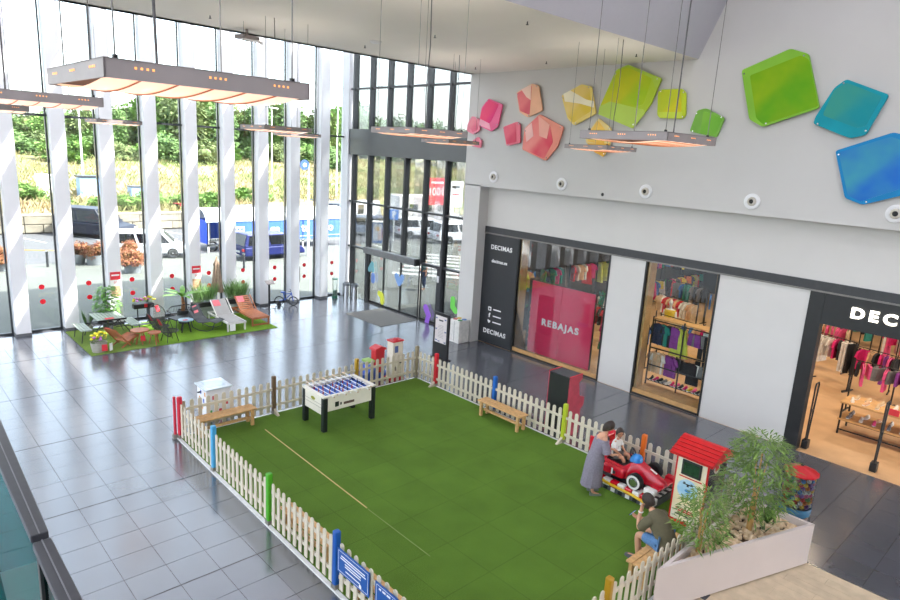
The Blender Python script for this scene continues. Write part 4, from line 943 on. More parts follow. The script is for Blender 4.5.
bamboo(9.3, 3.68, .62, 1.08, .37, 3, 750, 'shorter bamboo plant at the narrow end of the planter', seed=5)
def yucca(x, y, z, n, L, wd, lab, nm='spiky_plant', col=(84,122,52), cat='plant', seed=1, up=.9):
    random.seed(seed); t = T(nm, lab, cat, (x,y,z))
    for k in range(n):
        a_ = 6.28*k/n+random.random()*.5; e = random.uniform(.4,up); mb = MB(); l_ = L*random.uniform(.7,1)
        d_ = Vector((math.cos(a_)*math.cos(e*1.4), math.sin(a_)*math.cos(e*1.4), math.sin(e*1.4))); s_ = Vector((-math.sin(a_), math.cos(a_), 0))
        pts = [d_*(l_*q)+Vector((0,0,-.12*l_*q*q)) for q in (0,.35,.7,1)]; ws = (wd*.6,wd,wd*.7,.002)
        for i in range(3): mb.add([pts[i]-s_*ws[i]/2, pts[i]+s_*ws[i]/2, pts[i+1]+s_*ws[i+1]/2, pts[i+1]-s_*ws[i+1]/2], [(0,1,2,3)])
        P('leaf', mb, mat('leaf_%d_%d_%d' % col, col, .5, var=.15, scale=12), t)
    return t
yucca(11.1, 3.3, .66, 14, .55, .05, 'spiky green yucca near the wide end of the planter', seed=2)
yucca(9.75, 3.55, .66, 12, .3, .03, 'small dark tuft between the two bamboo plants', 'tuft_plant', (92,106,54), seed=3, up=.8)
yucca(10.75, 3.22, .66, 10, .24, .028, 'small grassy tuft below the tall bamboo', 'tuft_plant', (96,116,60), seed=6, up=.8)
# ball vending machine
gm = T('ball_machine', 'clear drum of bouncy balls with red conical lid', 'vending machine', (12.3, 3.25, 0))
P('pedestal', MB().lathe([(.001,0),(.26,0),(.26,.04),(.16,.06),(.16,.4),(.24,.46)], 20), M_red, gm, smooth=True)
P('tray', MB().lathe([(.24,.46),(.27,.5),(.28,.62),(.27,.64)], 28), mat('drum_blue', (70,124,160), .25), gm, smooth=True)
P('drum', MB().lathe([(.275,.62),(.275,1.28)], 32), glass('drum_acrylic', (232,240,244), .8), gm, smooth=True)
P('lid', MB().lathe([(.3,1.27),(.305,1.30),(.001,1.42)], 12), M_red, gm); P('lid_knob', MB().cyl((0,0,1.41),(0,0,1.44),.03,n=8), M_black, gm)
P('coin_unit', MB().box(-.08,.08,-.27,-.2,.3,.5), M_chrome, gm)
BALLC = [(214,60,60),(236,196,60),(60,130,200),(230,226,214),(90,170,90),(226,130,50),(140,90,170),(200,206,212),(230,110,150)]
bm_ = [mat('ball_%d' % i, c, .3, var=.35, scale=18) for i, c in enumerate(BALLC)]
bme = MB().sph((0,0,0), .042, 8, 6).mesh('ball'); bme.materials.append(bm_[0]); bme.shade_smooth()
bn = ['red','yellow','blue','white','green','orange','violet','silver','pink']
random.seed(9)
for lvl in range(8):
    for rr, cnt in ((.225,16),(.14,10)) if lvl < 7 else ((.225,16),(.14,10),(.06,4)):
        for k in range(cnt):
            if rr < .2 and lvl < 6: continue
            a_ = 6.283*(k+.5*(lvl % 2))/cnt+random.uniform(-.05,.05); i = random.randrange(9)
            o = P('bouncy_ball', bme, None); o.location = (12.3+rr*math.cos(a_), 3.25+rr*math.sin(a_), .69+lvl*.073+random.uniform(-.008,.008))
            o.material_slots[0].link = 'OBJECT'; o.material_slots[0].material = bm_[i]
            tag(o, '%s bouncy ball inside the clear drum machine' % bn[i], 'ball', 'balls in the drum')
P('filler', MB().cyl((0,0,.6),(0,0,1.12),.2,n=16), mat('inner_core', (120,110,104), .8), gm)
# notice totem and recycling box near the entrance
tt = T('notice_totem', 'black freestanding totem holding a notice sheet', 'notice stand', (13.78, 14.68, 0))
P('base', MB().box(-.14,.14,-.36,.36,0,.03), M_black, tt); P('column', MB().box(-.035,.035,-.36,.36,.03,1.55), M_black, tt, bevel=.01)
ns = P('sheet', MB().box(-.04,-.035,-.27,.27,.55,1.45), mat('notice_paper', (214,206,204), .6, var=.03), tt)
P('heading', MB().box(-.042,-.04,-.1,.1,1.28,1.33), M_dark, ns)
for k in range(9): P('text_line', MB().box(-.042,-.04,-.13,.13,1.13-.05*k,1.142-.05*k), mat('print_grey', (150,146,150), .7), ns)
for (y, z) in ((.22,1.36),(-.2,1.36),(.2,.62),(-.21,.6),(.22,1.0),(-.22,.95),(.08,.6)): P('butterfly', MB().prism([(y-.035,z-.03),(y,z-.01),(y+.035,z-.03),(y+.04,z+.03),(y,z+.01),(y-.04,z+.03)], -.042, -.04, 'x'), mat('butterfly_blue', (40,70,140), .6), ns)
rc = T('recycling_box', 'white recycling cabinet with coloured round openings by the pier', 'recycling bin', (15.7, 15.78, 0))
P('cabinet', MB().box(-.25,.25,-.22,.3,0,.82), M_w2, rc, bevel=.015)
P('door_joint', MB().box(-.255,-.25,.03,.036,.03,.8), M_dark, rc)
for i, c in enumerate(((40,130,70),(40,110,180),(180,60,60),(214,180,50))): P('lid_ring', MB().cyl((-.1+.2*(i % 2),-.1+.25*(i//2),.82),(-.1+.2*(i % 2),-.1+.25*(i//2),.84),.085,n=16), mat('ring_%d' % i, c, .5), rc)
# ------------------------------------------------------------------ people
def skin_mesh(verts, edges, sub=2, name='body'):
    """verts: [(pos, radius)]; first is the root"""
    me = bpy.data.meshes.new('tmp'); me.from_pydata([v[0] for v in verts], edges, []); o = bpy.data.objects.new('tmp', me); COL.objects.link(o)
    o.modifiers.new('s', 'SKIN').use_smooth_shade = True
    sv = me.skin_vertices[0].data if me.skin_vertices else None
    if sv is None:
        bm = bmesh.new(); bm.from_mesh(me); bm.verts.layers.skin.verify(); bm.to_mesh(me); bm.free(); sv = me.skin_vertices[0].data
    for i, v in enumerate(verts):
        r_ = v[1]; sv[i].radius = r_ if isinstance(r_, tuple) else (r_, r_); sv[i].use_root = (i == 0)
    ss = o.modifiers.new('u', 'SUBSURF'); ss.levels = sub; ss.render_levels = sub
    dg = bpy.context.evaluated_depsgraph_get(); ev = o.evaluated_get(dg); out = bpy.data.meshes.new_from_object(ev)
    bpy.data.objects.remove(o); out.name = name; out.shade_smooth(); return out
def finish(me, mat_, extra=None):
    """join extra MB geometry into the evaluated mesh and give it one material"""
    bm = bmesh.new(); bm.from_mesh(me)
    if extra: tmp = extra.mesh('x'); bm.from_mesh(tmp)
    bm.to_mesh(me); bm.free(); me.materials.clear(); me.materials.append(mat_); me.shade_smooth(); return me
def head_mb(c, fwd, s=1., up=Vector((0,0,1))):
    """head with nose, ears, jaw, brow: c centre, fwd unit facing direction"""
    f = Vector(fwd).normalized(); l = up.cross(f).normalized(); u = f.cross(l); c = Vector(c)
    mt = Matrix((f, l, u)).transposed().to_4x4(); mt.translation = c
    mb = MB(); n, m = 16, 12; vs = []; fs = []
    for j in range(m+1):
        ph = math.pi*j/m
        for i in range(n):
            th = 2*math.pi*i/n; x, y, z = math.sin(ph)*math.cos(th), math.sin(ph)*math.sin(th), math.cos(ph)
            k = 1-.28*max(0,-z)**1.5; xx = .098*x*k; yy = .076*y*k; zz = .118*z
            if x > .85 and abs(y) < .3 and -.35 < z < .1: xx += .022
            if x > .7 and .2 < abs(y) < .62 and .0 < z < .3: xx -= .008
            vs.append((xx*s, yy*s, zz*s))
    for j in range(m):
        for i in range(n): fs.append((j*n+i, (j+1)*n+i, (j+1)*n+(i+1) % n, j*n+(i+1) % n))
    mb.add(vs, fs, mt)
    for q in (-1,1): mb.sph((0,0,0), (.018*s,.008*s,.03*s), 8, 6, mt @ Matrix.Translation((-.005*s, q*.075*s, -.005*s)))
    return mb, mt
def face_parts(t, mt, s):
    for q in (-1,1): P('eye', MB().sph((.082*s, q*.03*s, .012*s), (.008*s,.012*s,.007*s), 8, 6).mesh('eye') if False else MB().sph((0,0,0), (.008*s,.012*s,.008*s), 8, 6, mt @ Matrix.Translation((.086*s, q*.031*s, .012*s))), mat('eye_dark', (40,30,26), .2), t)
    P('mouth', MB().sph((0,0,0), (.006*s,.024*s,.006*s), 8, 6, mt @ Matrix.Translation((.078*s, 0, -.062*s))), mat('lip', (160,90,80), .5), t)
def hand(verts, edges, wrist, idx, d, palm_n, s=1., curl=.5):
    """palm + five finger chains appended to a skin graph; d: hand direction, palm_n: palm normal (fingers curl towards it)"""
    d = Vector(d).normalized(); n_ = Vector(palm_n); n_ = (n_-d*n_.dot(d)).normalized(); sd = d.cross(n_)
    w_ = Vector(wrist)
    verts.append((tuple(w_+d*.05*s), (.034*s,.016*s))); k = len(verts)-1; edges.append((idx, k))
    for q, ln in ((-.027,.062),(-.009,.075),(.009,.072),(.027,.055)):
        b_ = w_+d*(.085*s)+sd*(q*s); verts.append((tuple(b_), .0105*s)); edges.append((k, len(verts)-1)); p = len(verts)-1
        e1 = b_+(d*math.cos(curl)+n_*math.sin(curl))*(ln*.5*s); verts.append((tuple(e1), .009*s)); edges.append((p, len(verts)-1)); p = len(verts)-1
        e2 = e1+(d*math.cos(curl*2.2)+n_*math.sin(curl*2.2))*(ln*.5*s); verts.append((tuple(e2), .007*s)); edges.append((p, len(verts)-1))
    b_ = w_+d*(.035*s)-sd*(.035*s); verts.append((tuple(b_), .012*s)); edges.append((k, len(verts)-1)); p = len(verts)-1
    verts.append((tuple(b_+(d*.7-sd*.5+n_*.4).normalized()*(.05*s)), .009*s)); edges.append((p, len(verts)-1))
class Fig:
    def __init__(s): s.v = []; s.e = []
    def chain(s, start, pts):
        """start: index or None; pts [(pos, r)]; returns last index"""
        k = start
        for p, r_ in pts:
            s.v.append((tuple(p), r_)); j = len(s.v)-1
            if k is not None: s.e.append((k, j))
            k = j
        return k
M_skin = mat('skin_tan', (206,152,122), .55, var=.04); M_skin2 = mat('skin_warm', (196,138,106), .55, var=.04)
M_hair = mat('hair_dark', (54,40,33), .6, var=.2, scale=40, bump=.3)
def xf(t_rz, loc): return Matrix.Translation(loc) @ Matrix.Rotation(t_rz, 4, 'Z')
def torso(pts, n=20):
    """tube of elliptical rings along a spine in the local xz plane: (x, z, front-back radius, side radius)"""
    rings = []
    for i, (x, z, rx, ry) in enumerate(pts):
        a, b = pts[max(0,i-1)], pts[min(len(pts)-1,i+1)]; t = Vector((b[0]-a[0], 0, b[1]-a[1])).normalized(); nrm = Vector((t.z, 0, -t.x))
        rings.append([tuple(Vector((x,0,z))+nrm*(rx*math.cos(k*2*math.pi/n))+Vector((0,ry*math.sin(k*2*math.pi/n),0))) for k in range(n)])
    return MB().loft(rings)
# --- woman, local frame: faces +x, left is +y
wm = T('person', 'woman in a long lilac-grey dress bending towards the racing car', 'person', (10.5, 6.45, .022), R(-40)); wm.scale = (.95,)*3
f = Fig()
pel = f.chain(None, [((0,0,.86), (.13,.15))]); chest = f.chain(pel, [((.03,0,1.02),(.10,.12)),((.07,0,1.2),(.11,.15)),((.11,0,1.3),(.09,.13))]); nk = f.chain(chest, [((.15,0,1.39),.045),((.18,0,1.45),.045)])
for s in (-1,1):
    hip = f.chain(pel, [((0,s*.085,.8),.09),((.01,s*.09,.46),.06),((-.02,s*.09,.24),.05),((-.02,s*.09,.08),.034),((.06,s*.1,.035),.03),((.14,s*.105,.025),.022)])
    sh = f.chain(chest, [((.11,s*.17,1.29),.05)])
    if s < 0: el = f.chain(sh, [((.16,s*.23,1.07),.036),((.3,s*.16,.96),.028),((.38,s*.08,.94),.024)]); hand(f.v, f.e, (.38,s*.08,.94), el, (.9,.3,-.1), (0,0,-1), .9, .35)
    else: el = f.chain(sh, [((.12,s*.24,1.04),.036),((.3,s*.2,.97),.028),((.4,s*.16,.95),.024)]); hand(f.v, f.e, (.4,s*.16,.95), el, (.95,-.2,-.1), (0,0,-1), .9, .35)
hm, hmt = head_mb((.22,0,1.535), (.9,-.05,-.4), .98)
P('body', finish(skin_mesh(f.v, f.e), M_skin, hm), None, wm); face_parts(wm, hmt, .98)
rings = []
for (x, z, rx, ry) in ((-.03,.2,.225,.2),(-.02,.4,.21,.2),(-.01,.65,.195,.2),(0,.82,.185,.205),(.02,.98,.15,.175),(.06,1.12,.16,.195),(.09,1.22,.155,.215),(.11,1.3,.13,.2)):
    rings.append([(x+rx*math.cos(a*math.pi/12)*(1+.05*math.sin(a*3.0)*(z < .7)), ry*math.sin(a*math.pi/12)*(1+.05*math.cos(a*2.6)*(z < .7)), z) for a in range(24)])
M_dress = mat('lilac_dress', (134,126,140), .85, var=.08, scale=30, bump=.15)
dr = P('dress', MB().loft(rings, cap=False), M_dress, wm, smooth=True)
for s in (-1,1): P('sleeve', MB().tube([(.1,s*.17,1.28),(.13,s*.22,1.16),(.15,s*.235,1.03)], [.085,.085,.09], 12), M_dress, wm, smooth=True)
def hairmb(mt, s, long=0.):
    mb = MB(); n, m = 16, 10; vs = []; fs = []
    for j in range(m+1):
        ph = math.pi*.76*j/m
        for i in range(n):
            th = 2*math.pi*i/n; cut = 1-.55*max(0, math.cos(th)+.15)/1.15*(j/m); p2 = ph*cut
            x, y, z = math.sin(p2)*math.cos(th), math.sin(p2)*math.sin(th), math.cos(p2); bk = max(0,-math.cos(th))*(j/m)
            vs.append(((.108*x-.008)*s, .09*y*s, (.125*z+.012-long*bk)*s))
    for j in range(m):
        for i in range(n): fs.append((j*n+i, (j+1)*n+i, (j+1)*n+(i+1) % n, j*n+(i+1) % n))
    return mb.add(vs, fs, mt)
P('hair', hairmb(hmt, 1.06, .06), M_hair, wm, smooth=True)
for s in (-1,1): P('shoe', MB().loft([[(x,s*.1-w_,0),(x,s*.1+w_,0),(x,s*.1+w_*.8,h),(x,s*.1-w_*.8,h)] for x,w_,h in ((-.07,.032,.06),(.0,.038,.05),(.1,.042,.045),(.18,.022,.03))]), mat('sage_shoe', (112,122,110), .5), wm, smooth=True)
# --- boy in the car
by = T('person', 'small boy in a white printed T-shirt sitting in the racing car', 'person', (11.3, 6.46, .57), R(-90))
f = Fig(); pel = f.chain(None, [((0,0,.09),(.085,.1))]); chest = f.chain(pel, [((-.02,0,.22),(.07,.09)),((-.02,0,.34),(.065,.09))]); f.chain(chest, [((.0,0,.41),.032),((.01,0,.45),.034)])
for s in (-1,1):
    f.chain(pel, [((.06,s*.06,.07),.058),((.22,s*.1,.1),.045),((.27,s*.1,-.0),.036)] if s < 0 else [((.06,s*.06,.07),.058),((.22,s*.1,.12),.045),((.26,s*.1,.0),.036)])
    sh = f.chain(chest, [((-.02,s*.11,.34),.034)]); el = f.chain(sh, [((.03,s*.15,.22),.026),((.12,s*.11,.16),.022)]); hand(f.v, f.e, (.12,s*.11,.16), el, (.9,-s*.2,-.2), (0,0,-1), .62, .5)
hm, hmt = head_mb((.03,0,.55), (.75,-.6,-.05), .86)
P('body', finish(skin_mesh(f.v, f.e), M_skin2, hm), None, by); face_parts(by, hmt, .86); P('hair', hairmb(hmt, .93, .0), M_hair, by, smooth=True)
M_bsh = mat('boy_shirt', (226,224,220), .85, var=.03)
shm = P('t_shirt', torso([(0,.06,.1,.115),(-.01,.14,.095,.11),(-.02,.24,.09,.11),(-.02,.32,.085,.115),(-.015,.37,.065,.095),(-.005,.405,.045,.05)]), M_bsh, by, smooth=True)
for s in (-1,1): P('sleeve', MB().tube([(-.02,s*.085,.345),(-.01,s*.13,.31),(.015,s*.145,.25)], [.048,.05,.048], 10), M_bsh, shm, smooth=True)
P('shirt_collar', MB().tube([(.045*math.cos(k*math.pi/5)-.005,.05*math.sin(k*math.pi/5),.405) for k in range(10)], .006, 5, True), M_bsh, shm)
P('shirt_print', MB().bc((.062,0,.24),(.004,.09,.1)), mat('print_grey2', (120,120,124), .7), by)
sh_ = Fig(); a0 = sh_.chain(None, [((0,0,.08),(.1,.115))])
for s in (-1,1): sh_.chain(a0, [((.07,s*.065,.075),.072),((.18,s*.095,.1),.06)])
P('shorts', finish(skin_mesh(sh_.v, sh_.e), mat('boy_shorts', (120,110,104), .85)), None, by)
# --- man on the bench, faces +y (local +x)
mn = T('person', 'bearded man in olive T-shirt and denim shorts reading his phone', 'person', (9.3, 4.2, .022), R(84))
f = Fig(); pel = f.chain(None, [((0,0,.52),(.13,.16))]); chest = f.chain(pel, [((.07,0,.65),.1),((.19,0,.78),.095),((.28,0,.87),.075)]); f.chain(chest, [((.34,0,.945),.055),((.38,0,.99),.06)])
for s in (-1,1):
    f.chain(pel, [((.1,s*.1,.5),.1),((.46,s*.15,.5),.065),((.42,s*.15,.28),.058),((.4,s*.15,.09),.04),((.48,s*.155,.045),.04),((.6,s*.16,.035),.03)])
sh = f.chain(chest, [((.27,.17,.85),.05)]); el = f.chain(sh, [((.42,.2,.62),.044),((.5,.12,.76),.036),((.5,.07,.92),.03)]); hand(f.v, f.e, (.5,.07,.92), el, (-.1,-.1,1), (-1,0,.0), 1., .5)
sh = f.chain(chest, [((.27,-.17,.85),.05)]); el = f.chain(sh, [((.38,-.22,.62),.044),((.52,-.12,.64),.036),((.6,-.05,.66),.03)]); hand(f.v, f.e, (.6,-.05,.66), el, (.8,.5,.2), (-.2,.3,.9), 1., .5)
hm, hmt = head_mb((.44,0,1.07), (.85,0,-.5), 1.)
P('body', finish(skin_mesh(f.v, f.e), M_skin, hm), None, mn); face_parts(mn, hmt, 1.); P('hair', hairmb(hmt, 1.06, .0), M_hair, mn, smooth=True)
P('beard', MB().sph((0,0,0), (.058,.066,.055), 12, 8, hmt @ Matrix.Translation((.032,0,-.075))), M_hair, mn, smooth=True)
M_olive = mat('olive_shirt', (98,92,70), .9, var=.06, scale=20)
ts_ = P('t_shirt', torso([(-.03,.46,.15,.19),(.0,.54,.155,.195),(.06,.65,.15,.19),(.13,.74,.145,.2),(.2,.82,.14,.215),(.265,.89,.115,.205),(.31,.93,.09,.13),(.335,.955,.07,.075)]), M_olive, mn, smooth=True)
for s in (-1,1): P('sleeve', MB().tube([(.24,s*.16,.87),(.28,s*.215,.83),(.33,s*.225,.75),(.36,s*.22,.69)], [.09,.088,.08,.078], 12), M_olive, ts_, smooth=True)
sf = Fig(); a0 = sf.chain(None, [((0,0,.5),(.155,.19))])
for s in (-1,1): sf.chain(a0, [((.1,s*.105,.505),.115),((.38,s*.15,.51),.092)])
P('shorts', finish(skin_mesh(sf.v, sf.e), mat('denim', (92,132,180), .85, var=.1, scale=40)), None, mn)
for s in (-1,1): P('shoe', MB().loft([[(x,s*.157-w_,0),(x,s*.157+w_,0),(x,s*.157+w_*.8,h),(x,s*.157-w_*.8,h)] for x,w_,h in ((.33,.04,.09),(.42,.045,.09),(.53,.05,.07),(.64,.03,.04))]), mat('grey_shoe', (90,90,94), .6), mn, smooth=True)
P('watch', MB().tube([(.5+.036*math.cos(a), .085+.036*math.sin(a), .87) for a in [k*math.pi/6 for k in range(12)]], .01, 6, True), M_w2, mn)
pm_ = xf(R(84), (9.3,4.2,.022)); pp = pm_ @ Vector((.7,.02,.73))
ph = T('mobile_phone', 'dark mobile phone with lit screen held by the seated man', 'phone', pp, R(84))
P('case', MB().bc((0,0,0),(.01,.075,.15), ry=R(-35)), M_black, ph); P('screen', MB().bc((-.0062,0,.0),(.003,.065,.135), ry=R(-35)), mat('phone_screen', (120,150,200), .2, emit=(150,180,230), estr=.6), ph)
# ================================================================== GARDEN FURNITURE DISPLAY
M_rug = turf_mat('display_turf', (128,166,56), (100,140,34), False); M_rug2 = turf_mat('display_turf_pale', (136,160,78), (104,132,52), False)
gr = T('grass_rug', 'bright green grass mat under the garden furniture', 'rug')
P('mat_piece', MB().box(7.0, 11.16, 20.7, 23.7, 0, .018), M_rug, gr); P('mat_piece', MB().box(4.98, 6.995, 20.7, 23.75, 0, .018), M_rug2, gr, label='paler green grass mat piece')
G0 = .018
def card(parent, c, d, rz=0, ry=0, rx=0, m=None):
    P('price_card', MB().bc(c, d, rz=rz, ry=ry, rx=rx), m or M_tagred, parent)
# picnic table with attached benches
M_sage = mat('sage_paint', (150,164,152), .5, var=.06); M_sagey = mat('sage_paint_sunny', (164,170,140), .5, var=.06)
pt_ = T('picnic_table', 'sage green slatted picnic table with benches on black legs', 'table', (5.97, 22.55, G0))
for i in range(8): P('slat', MB().box(-.42+.105*i, -.42+.105*i+.09, -.55, .55, .68, .705), M_sage, pt_)
P('rim', MB().box(-.43,.43,-.57,-.545,.66,.71), M_black, pt_); P('rim', MB().box(-.43,.43,.545,.57,.66,.71), M_black, pt_)
for s in (-1,1):
    for i in range(4): P('bench_slat', MB().box(s*.75-.17+.085*i, s*.75-.17+.085*i+.072, -.52, .52, .40, .42), M_sage, pt_)
    for y in (-.45,.45):
        P('leg', MB().tube([(s*.2,y,.68),(s*.52,y,.25),(s*.6,y,0)], .016, 6), M_black, pt_); P('leg', MB().tube([(-s*.3,y,.66),(s*.15,y,.42),(s*.58,y,.4),(s*.92,y,.4)], .016, 6), M_black, pt_)
        P('bench_leg', MB().tube([(s*.84,y,.4),(s*.9,y,0)], .014, 6), M_black, pt_)
card(pt_, (-.05,-.42,.712), (.26,.16,.006))
# potted plants
def pot(t, r, h, m, nm='pot'): P(nm, MB().lathe([(.001,0),(r*.8,0),(r,h),(r*.9,h),(r*.88,h-.04),(.001,h-.04)], 18), m, t, smooth=True)
M_potd = mat('charcoal_pot', (58,60,64), .5); M_potg = mat('stone_pot', (168,164,154), .7, var=.1)
def leafy(name, lab, loc, h, sp, n, ll, lw, col, col2, seed, potr=.18, poth=.28, potm=None, trunk=True, z0f=.3):
    random.seed(seed); t = T(name, lab, 'plant', loc); pot(t, potr, poth, potm or M_potd)
    if trunk: P('stem', MB().tube([(0,0,poth-.05),(.03,.02,h*.5),(0,.03,h*.85)], [.02,.015,.008], 6), mat('stem_brown', (110,90,60), .8), t)
    lv = MB()
    for k in range(n):
        u = random.random(); a = random.uniform(0,6.28); q = sp*math.sqrt(random.random())*(.5+.7*math.sin(math.pi*(.15+.8*u))); z = poth+(h-poth)*(z0f+(1-z0f)*u)
        lv.leaf((q*math.cos(a), q*math.sin(a), z), (math.cos(a+random.uniform(-1,1)), math.sin(a+random.uniform(-1,1)), random.uniform(-.3,.5)), ll*random.uniform(.7,1.2), lw)
    P('foliage', lv, mat('leaf_'+name, col, .5, var=.15, col2=col2, scale=20), t)['kind'] = 'stuff'
    return t
leafy('potted_fig', 'tall leafy green pot plant behind the picnic table', (6.2, 23.35, 0), 1.5, .3, 420, .2, .1, (110,160,70), (66,116,44), 11, z0f=.15)
sn = T('potted_sansevieria', 'upright spiky pot plant beside the picnic bench', 'plant', (5.62, 23.5, 0)); pot(sn, .15, .2, M_potg)
random.seed(4)
for k in range(16):
    a = 6.28*k/16; mb = MB(); mb.leaf((.05*math.cos(a),.05*math.sin(a),.18), (.25*math.cos(a),.25*math.sin(a),1), random.uniform(.45,.62), .06, up=Vector((math.cos(a+1.5),math.sin(a+1.5),0)), droop=0); P('leaf', mb, mat('sansevieria_leaf', (84,122,66), .5, var=.2), sn)
def flowers(t, n, sx, sy, z0, z1, cols, seed, green=(96,140,50)):
    random.seed(seed); lv = MB()
    for k in range(n*5):
        a = random.uniform(0,6.28); lv.leaf((random.uniform(-sx,sx)*.9, random.uniform(-sy,sy)*.9, random.uniform(z0,z1*.9+z0*.1)), (math.cos(a),math.sin(a),.4), .1, .035)
    P('greenery', lv, mat('flower_green', green, .6, var=.2), t)['kind'] = 'stuff'
    for k in range(n):
        i = random.randrange(len(cols)); P('blossom', MB().sph((random.uniform(-sx,sx), random.uniform(-sy,sy), random.uniform((z0+z1)/2,z1)), (.05,.05,.035), 8, 5), mat('blossom_%d' % (hash(cols[i]) % 997), cols[i], .6), t, smooth=True)
fp_ = T('flower_pot', 'round stone pot of yellow and violet flowers at the mat corner', 'flower pot', (5.28, 21.02, G0)); pot(fp_, .24, .3, M_potg)
flowers(fp_, 26, .26, .24, .28, .56, [(228,216,40),(228,216,40),(222,210,60),(190,110,190)], 5)
card(fp_, (.1,-.24,.16), (.16,.008,.2)); card(fp_, (.3,-.16,.14), (.12,.008,.24), rz=.6, m=M_text)
fb = T('flower_stand', 'black flower trough on thin legs with yellow and pink flowers', 'flower box', (7.4, 23.45, 0))
P('trough', MB().box(-.34,.34,-.12,.12,.62,.78), M_black, fb, bevel=.01); P('base', MB().box(-.36,.36,-.12,.12,0,.02), M_black, fb)
for s in (-1,1): P('leg', MB().bar((s*.2,.0,.02),(s*.2,0,.62),.03), M_black, fb)
flowers(fb, 26, .36, .14, .76, 1.02, [(222,216,50),(226,140,206),(222,210,60),(214,120,190)], 6); card(fb, (.05,-.125,.72), (.1,.008,.12), m=M_red)
# banana palm
bp_ = T('banana_palm', 'broad-leaved banana palm in a tall dark pot', 'plant', (8.6, 22.95, 0)); pot(bp_, .2, .5, M_potd)
P('trunk', MB().tube([(0,0,.45),(.02,0,.75),(.0,.02,1.0)], [.075,.06,.04], 10), mat('palm_trunk', (150,104,64), .7, var=.15), bp_, smooth=True)
for k in range(9):
    a = .5+k*.7; l = .75+.1*(k % 3); mb = MB(); el = 1.05 if k % 2 else .7; pts = []
    for q in (0,.25,.5,.75,1): r_ = l*q; pts.append(Vector((math.cos(a)*r_*math.cos(el*(1-.75*q)), math.sin(a)*r_*math.cos(el*(1-.75*q)), .98+l*math.sin(el)*.75*q-.28*q*q)))
    s_ = Vector((-math.sin(a), math.cos(a), 0)); ws = (.03,.15,.19,.15,.01)
    for i in range(4): mb.add([pts[i]-s_*ws[i]/2, pts[i]+s_*ws[i]/2, pts[i+1]+s_*ws[i+1]/2, pts[i+1]-s_*ws[i+1]/2], [(0,1,2,3)])
    P('leaf', mb, mat('banana_leaf', (120,170,60), .4, var=.2, col2=(76,128,40), scale=6), bp_, smooth=True)
# grass troughs on mirrored bases
for i, x in enumerate((9.55, 10.85)):
    t = T('grass_trough', ['black trough of tall grass left of the closed parasol','black trough of tall grass behind the teak lounger'][i].replace(' left of ', ' beside '), 'planter', (x, 23.4, 0))
    P('base', MB().box(-.4,.4,-.14,.14,0,.42), mat('grey_glass_base', (150,158,156), .15), t); P('trough', MB().box(-.44,.44,-.16,.16,.42,.6), M_black, t, bevel=.01)
    random.seed(20+i); lv = MB()
    for k in range(420): a = random.uniform(0,6.28); lv.leaf((random.uniform(-.4,.4),random.uniform(-.12,.12),.58), (.35*math.cos(a),.35*math.sin(a),1), random.uniform(.5,1.0), .02, up=Vector((math.cos(a+1.5),math.sin(a+1.5),.1)), droop=.12)
    P('grass_blades', lv, mat('tall_grass', (140,172,104), .6, col2=(96,140,80), scale=30), t)['kind'] = 'stuff'
# parasol
um = T('closed_parasol', 'closed taupe parasol on a dark pole by the glass wall', 'parasol', (10.15, 23.55, 0))
P('base', MB().cyl((0,0,0),(0,0,.06),.25,n=18), M_potd, um); P('pole', MB().cyl((0,0,.05),(0,0,2.2),.022,n=8), M_dark, um)
rings = []
for z, r_ in ((.88,.2),(.95,.21),(1.4,.16),(1.9,.1),(1.95,.12),(2.12,.06),(2.2,.02)):
    rings.append([((r_*(1+.18*math.cos(8*a*2*math.pi/32)))*math.cos(a*2*math.pi/32), (r_*(1+.18*math.cos(8*a*2*math.pi/32)))*math.sin(a*2*math.pi/32), z) for a in range(32)])
P('canopy', MB().loft(rings), mat('taupe_cloth', (156,136,118), .85, var=.1, scale=12), um, smooth=True); P('finial', MB().cyl((0,0,2.2),(0,0,2.27),.02,n=8), M_wood, um); card(um, (-.05,-.22,.78), (.1,.006,.28), m=M_text)
# teak folding chair, round table, stool
tc_ = T('teak_chair', 'low folding teak lounge chair with red price card', 'chair', (6.0, 21.2, G0), R(25))
for s in (-1,1):
    P('side_rail', MB().bar((-.42,s*.24,.62),(.1,s*.24,.05),.035), M_teak, tc_); P('leg', MB().bar((-.2,s*.21,.03),(.42,s*.21,.3),.035), M_teak, tc_); P('front_leg', MB().bar((.42,s*.24,.31),(.32,s*.24,0),.035), M_teak, tc_)
for i in range(6): P('back_slat', MB().bc((-.41+.055*i,0,.64-.062*i),(.012,.52,.06), ry=R(-42)), M_teak, tc_)
for i in range(6): P('seat_slat', MB().bc((-.02+.085*i,0,.2+.022*i),(.075,.52,.018), ry=R(-14)), M_teak, tc_)
card(tc_, (-.3,.12,.56), (.01,.2,.3), ry=R(-42))
def round_table(x, y, d, h, lab, m, nleg=3, nm='round_table', cat='table', top=None):
    t = T(nm, lab, cat, (x,y,G0)); P('top', MB().cyl((0,0,h-.035),(0,0,h),d/2,n=28), top or m, t)
    for k in range(nleg): a = 6.28*k/nleg+.5; P('leg', MB().bar((d*.2*math.cos(a),d*.2*math.sin(a),h-.035),(d*.42*math.cos(a),d*.42*math.sin(a),0),.03), m, t)
    return t
t = round_table(6.56, 21.25, .56, .45, 'round teak side table with a red card', M_teak); card(t, (.02,-.2,.2), (.14,.006,.18))
round_table(6.9, 20.93, .4, .4, 'smaller round teak stool beside the teak table', M_teak, 3, 'round_stool', 'stool')
t = round_table(8.25, 21.8, .5, .44, 'small black metal table with pale blue top', M_black, 4, 'side_table', 'table', mat('pale_blue_top', (150,180,196), .3)); card(t, (-.05,-.1,.446), (.16,.1,.004))
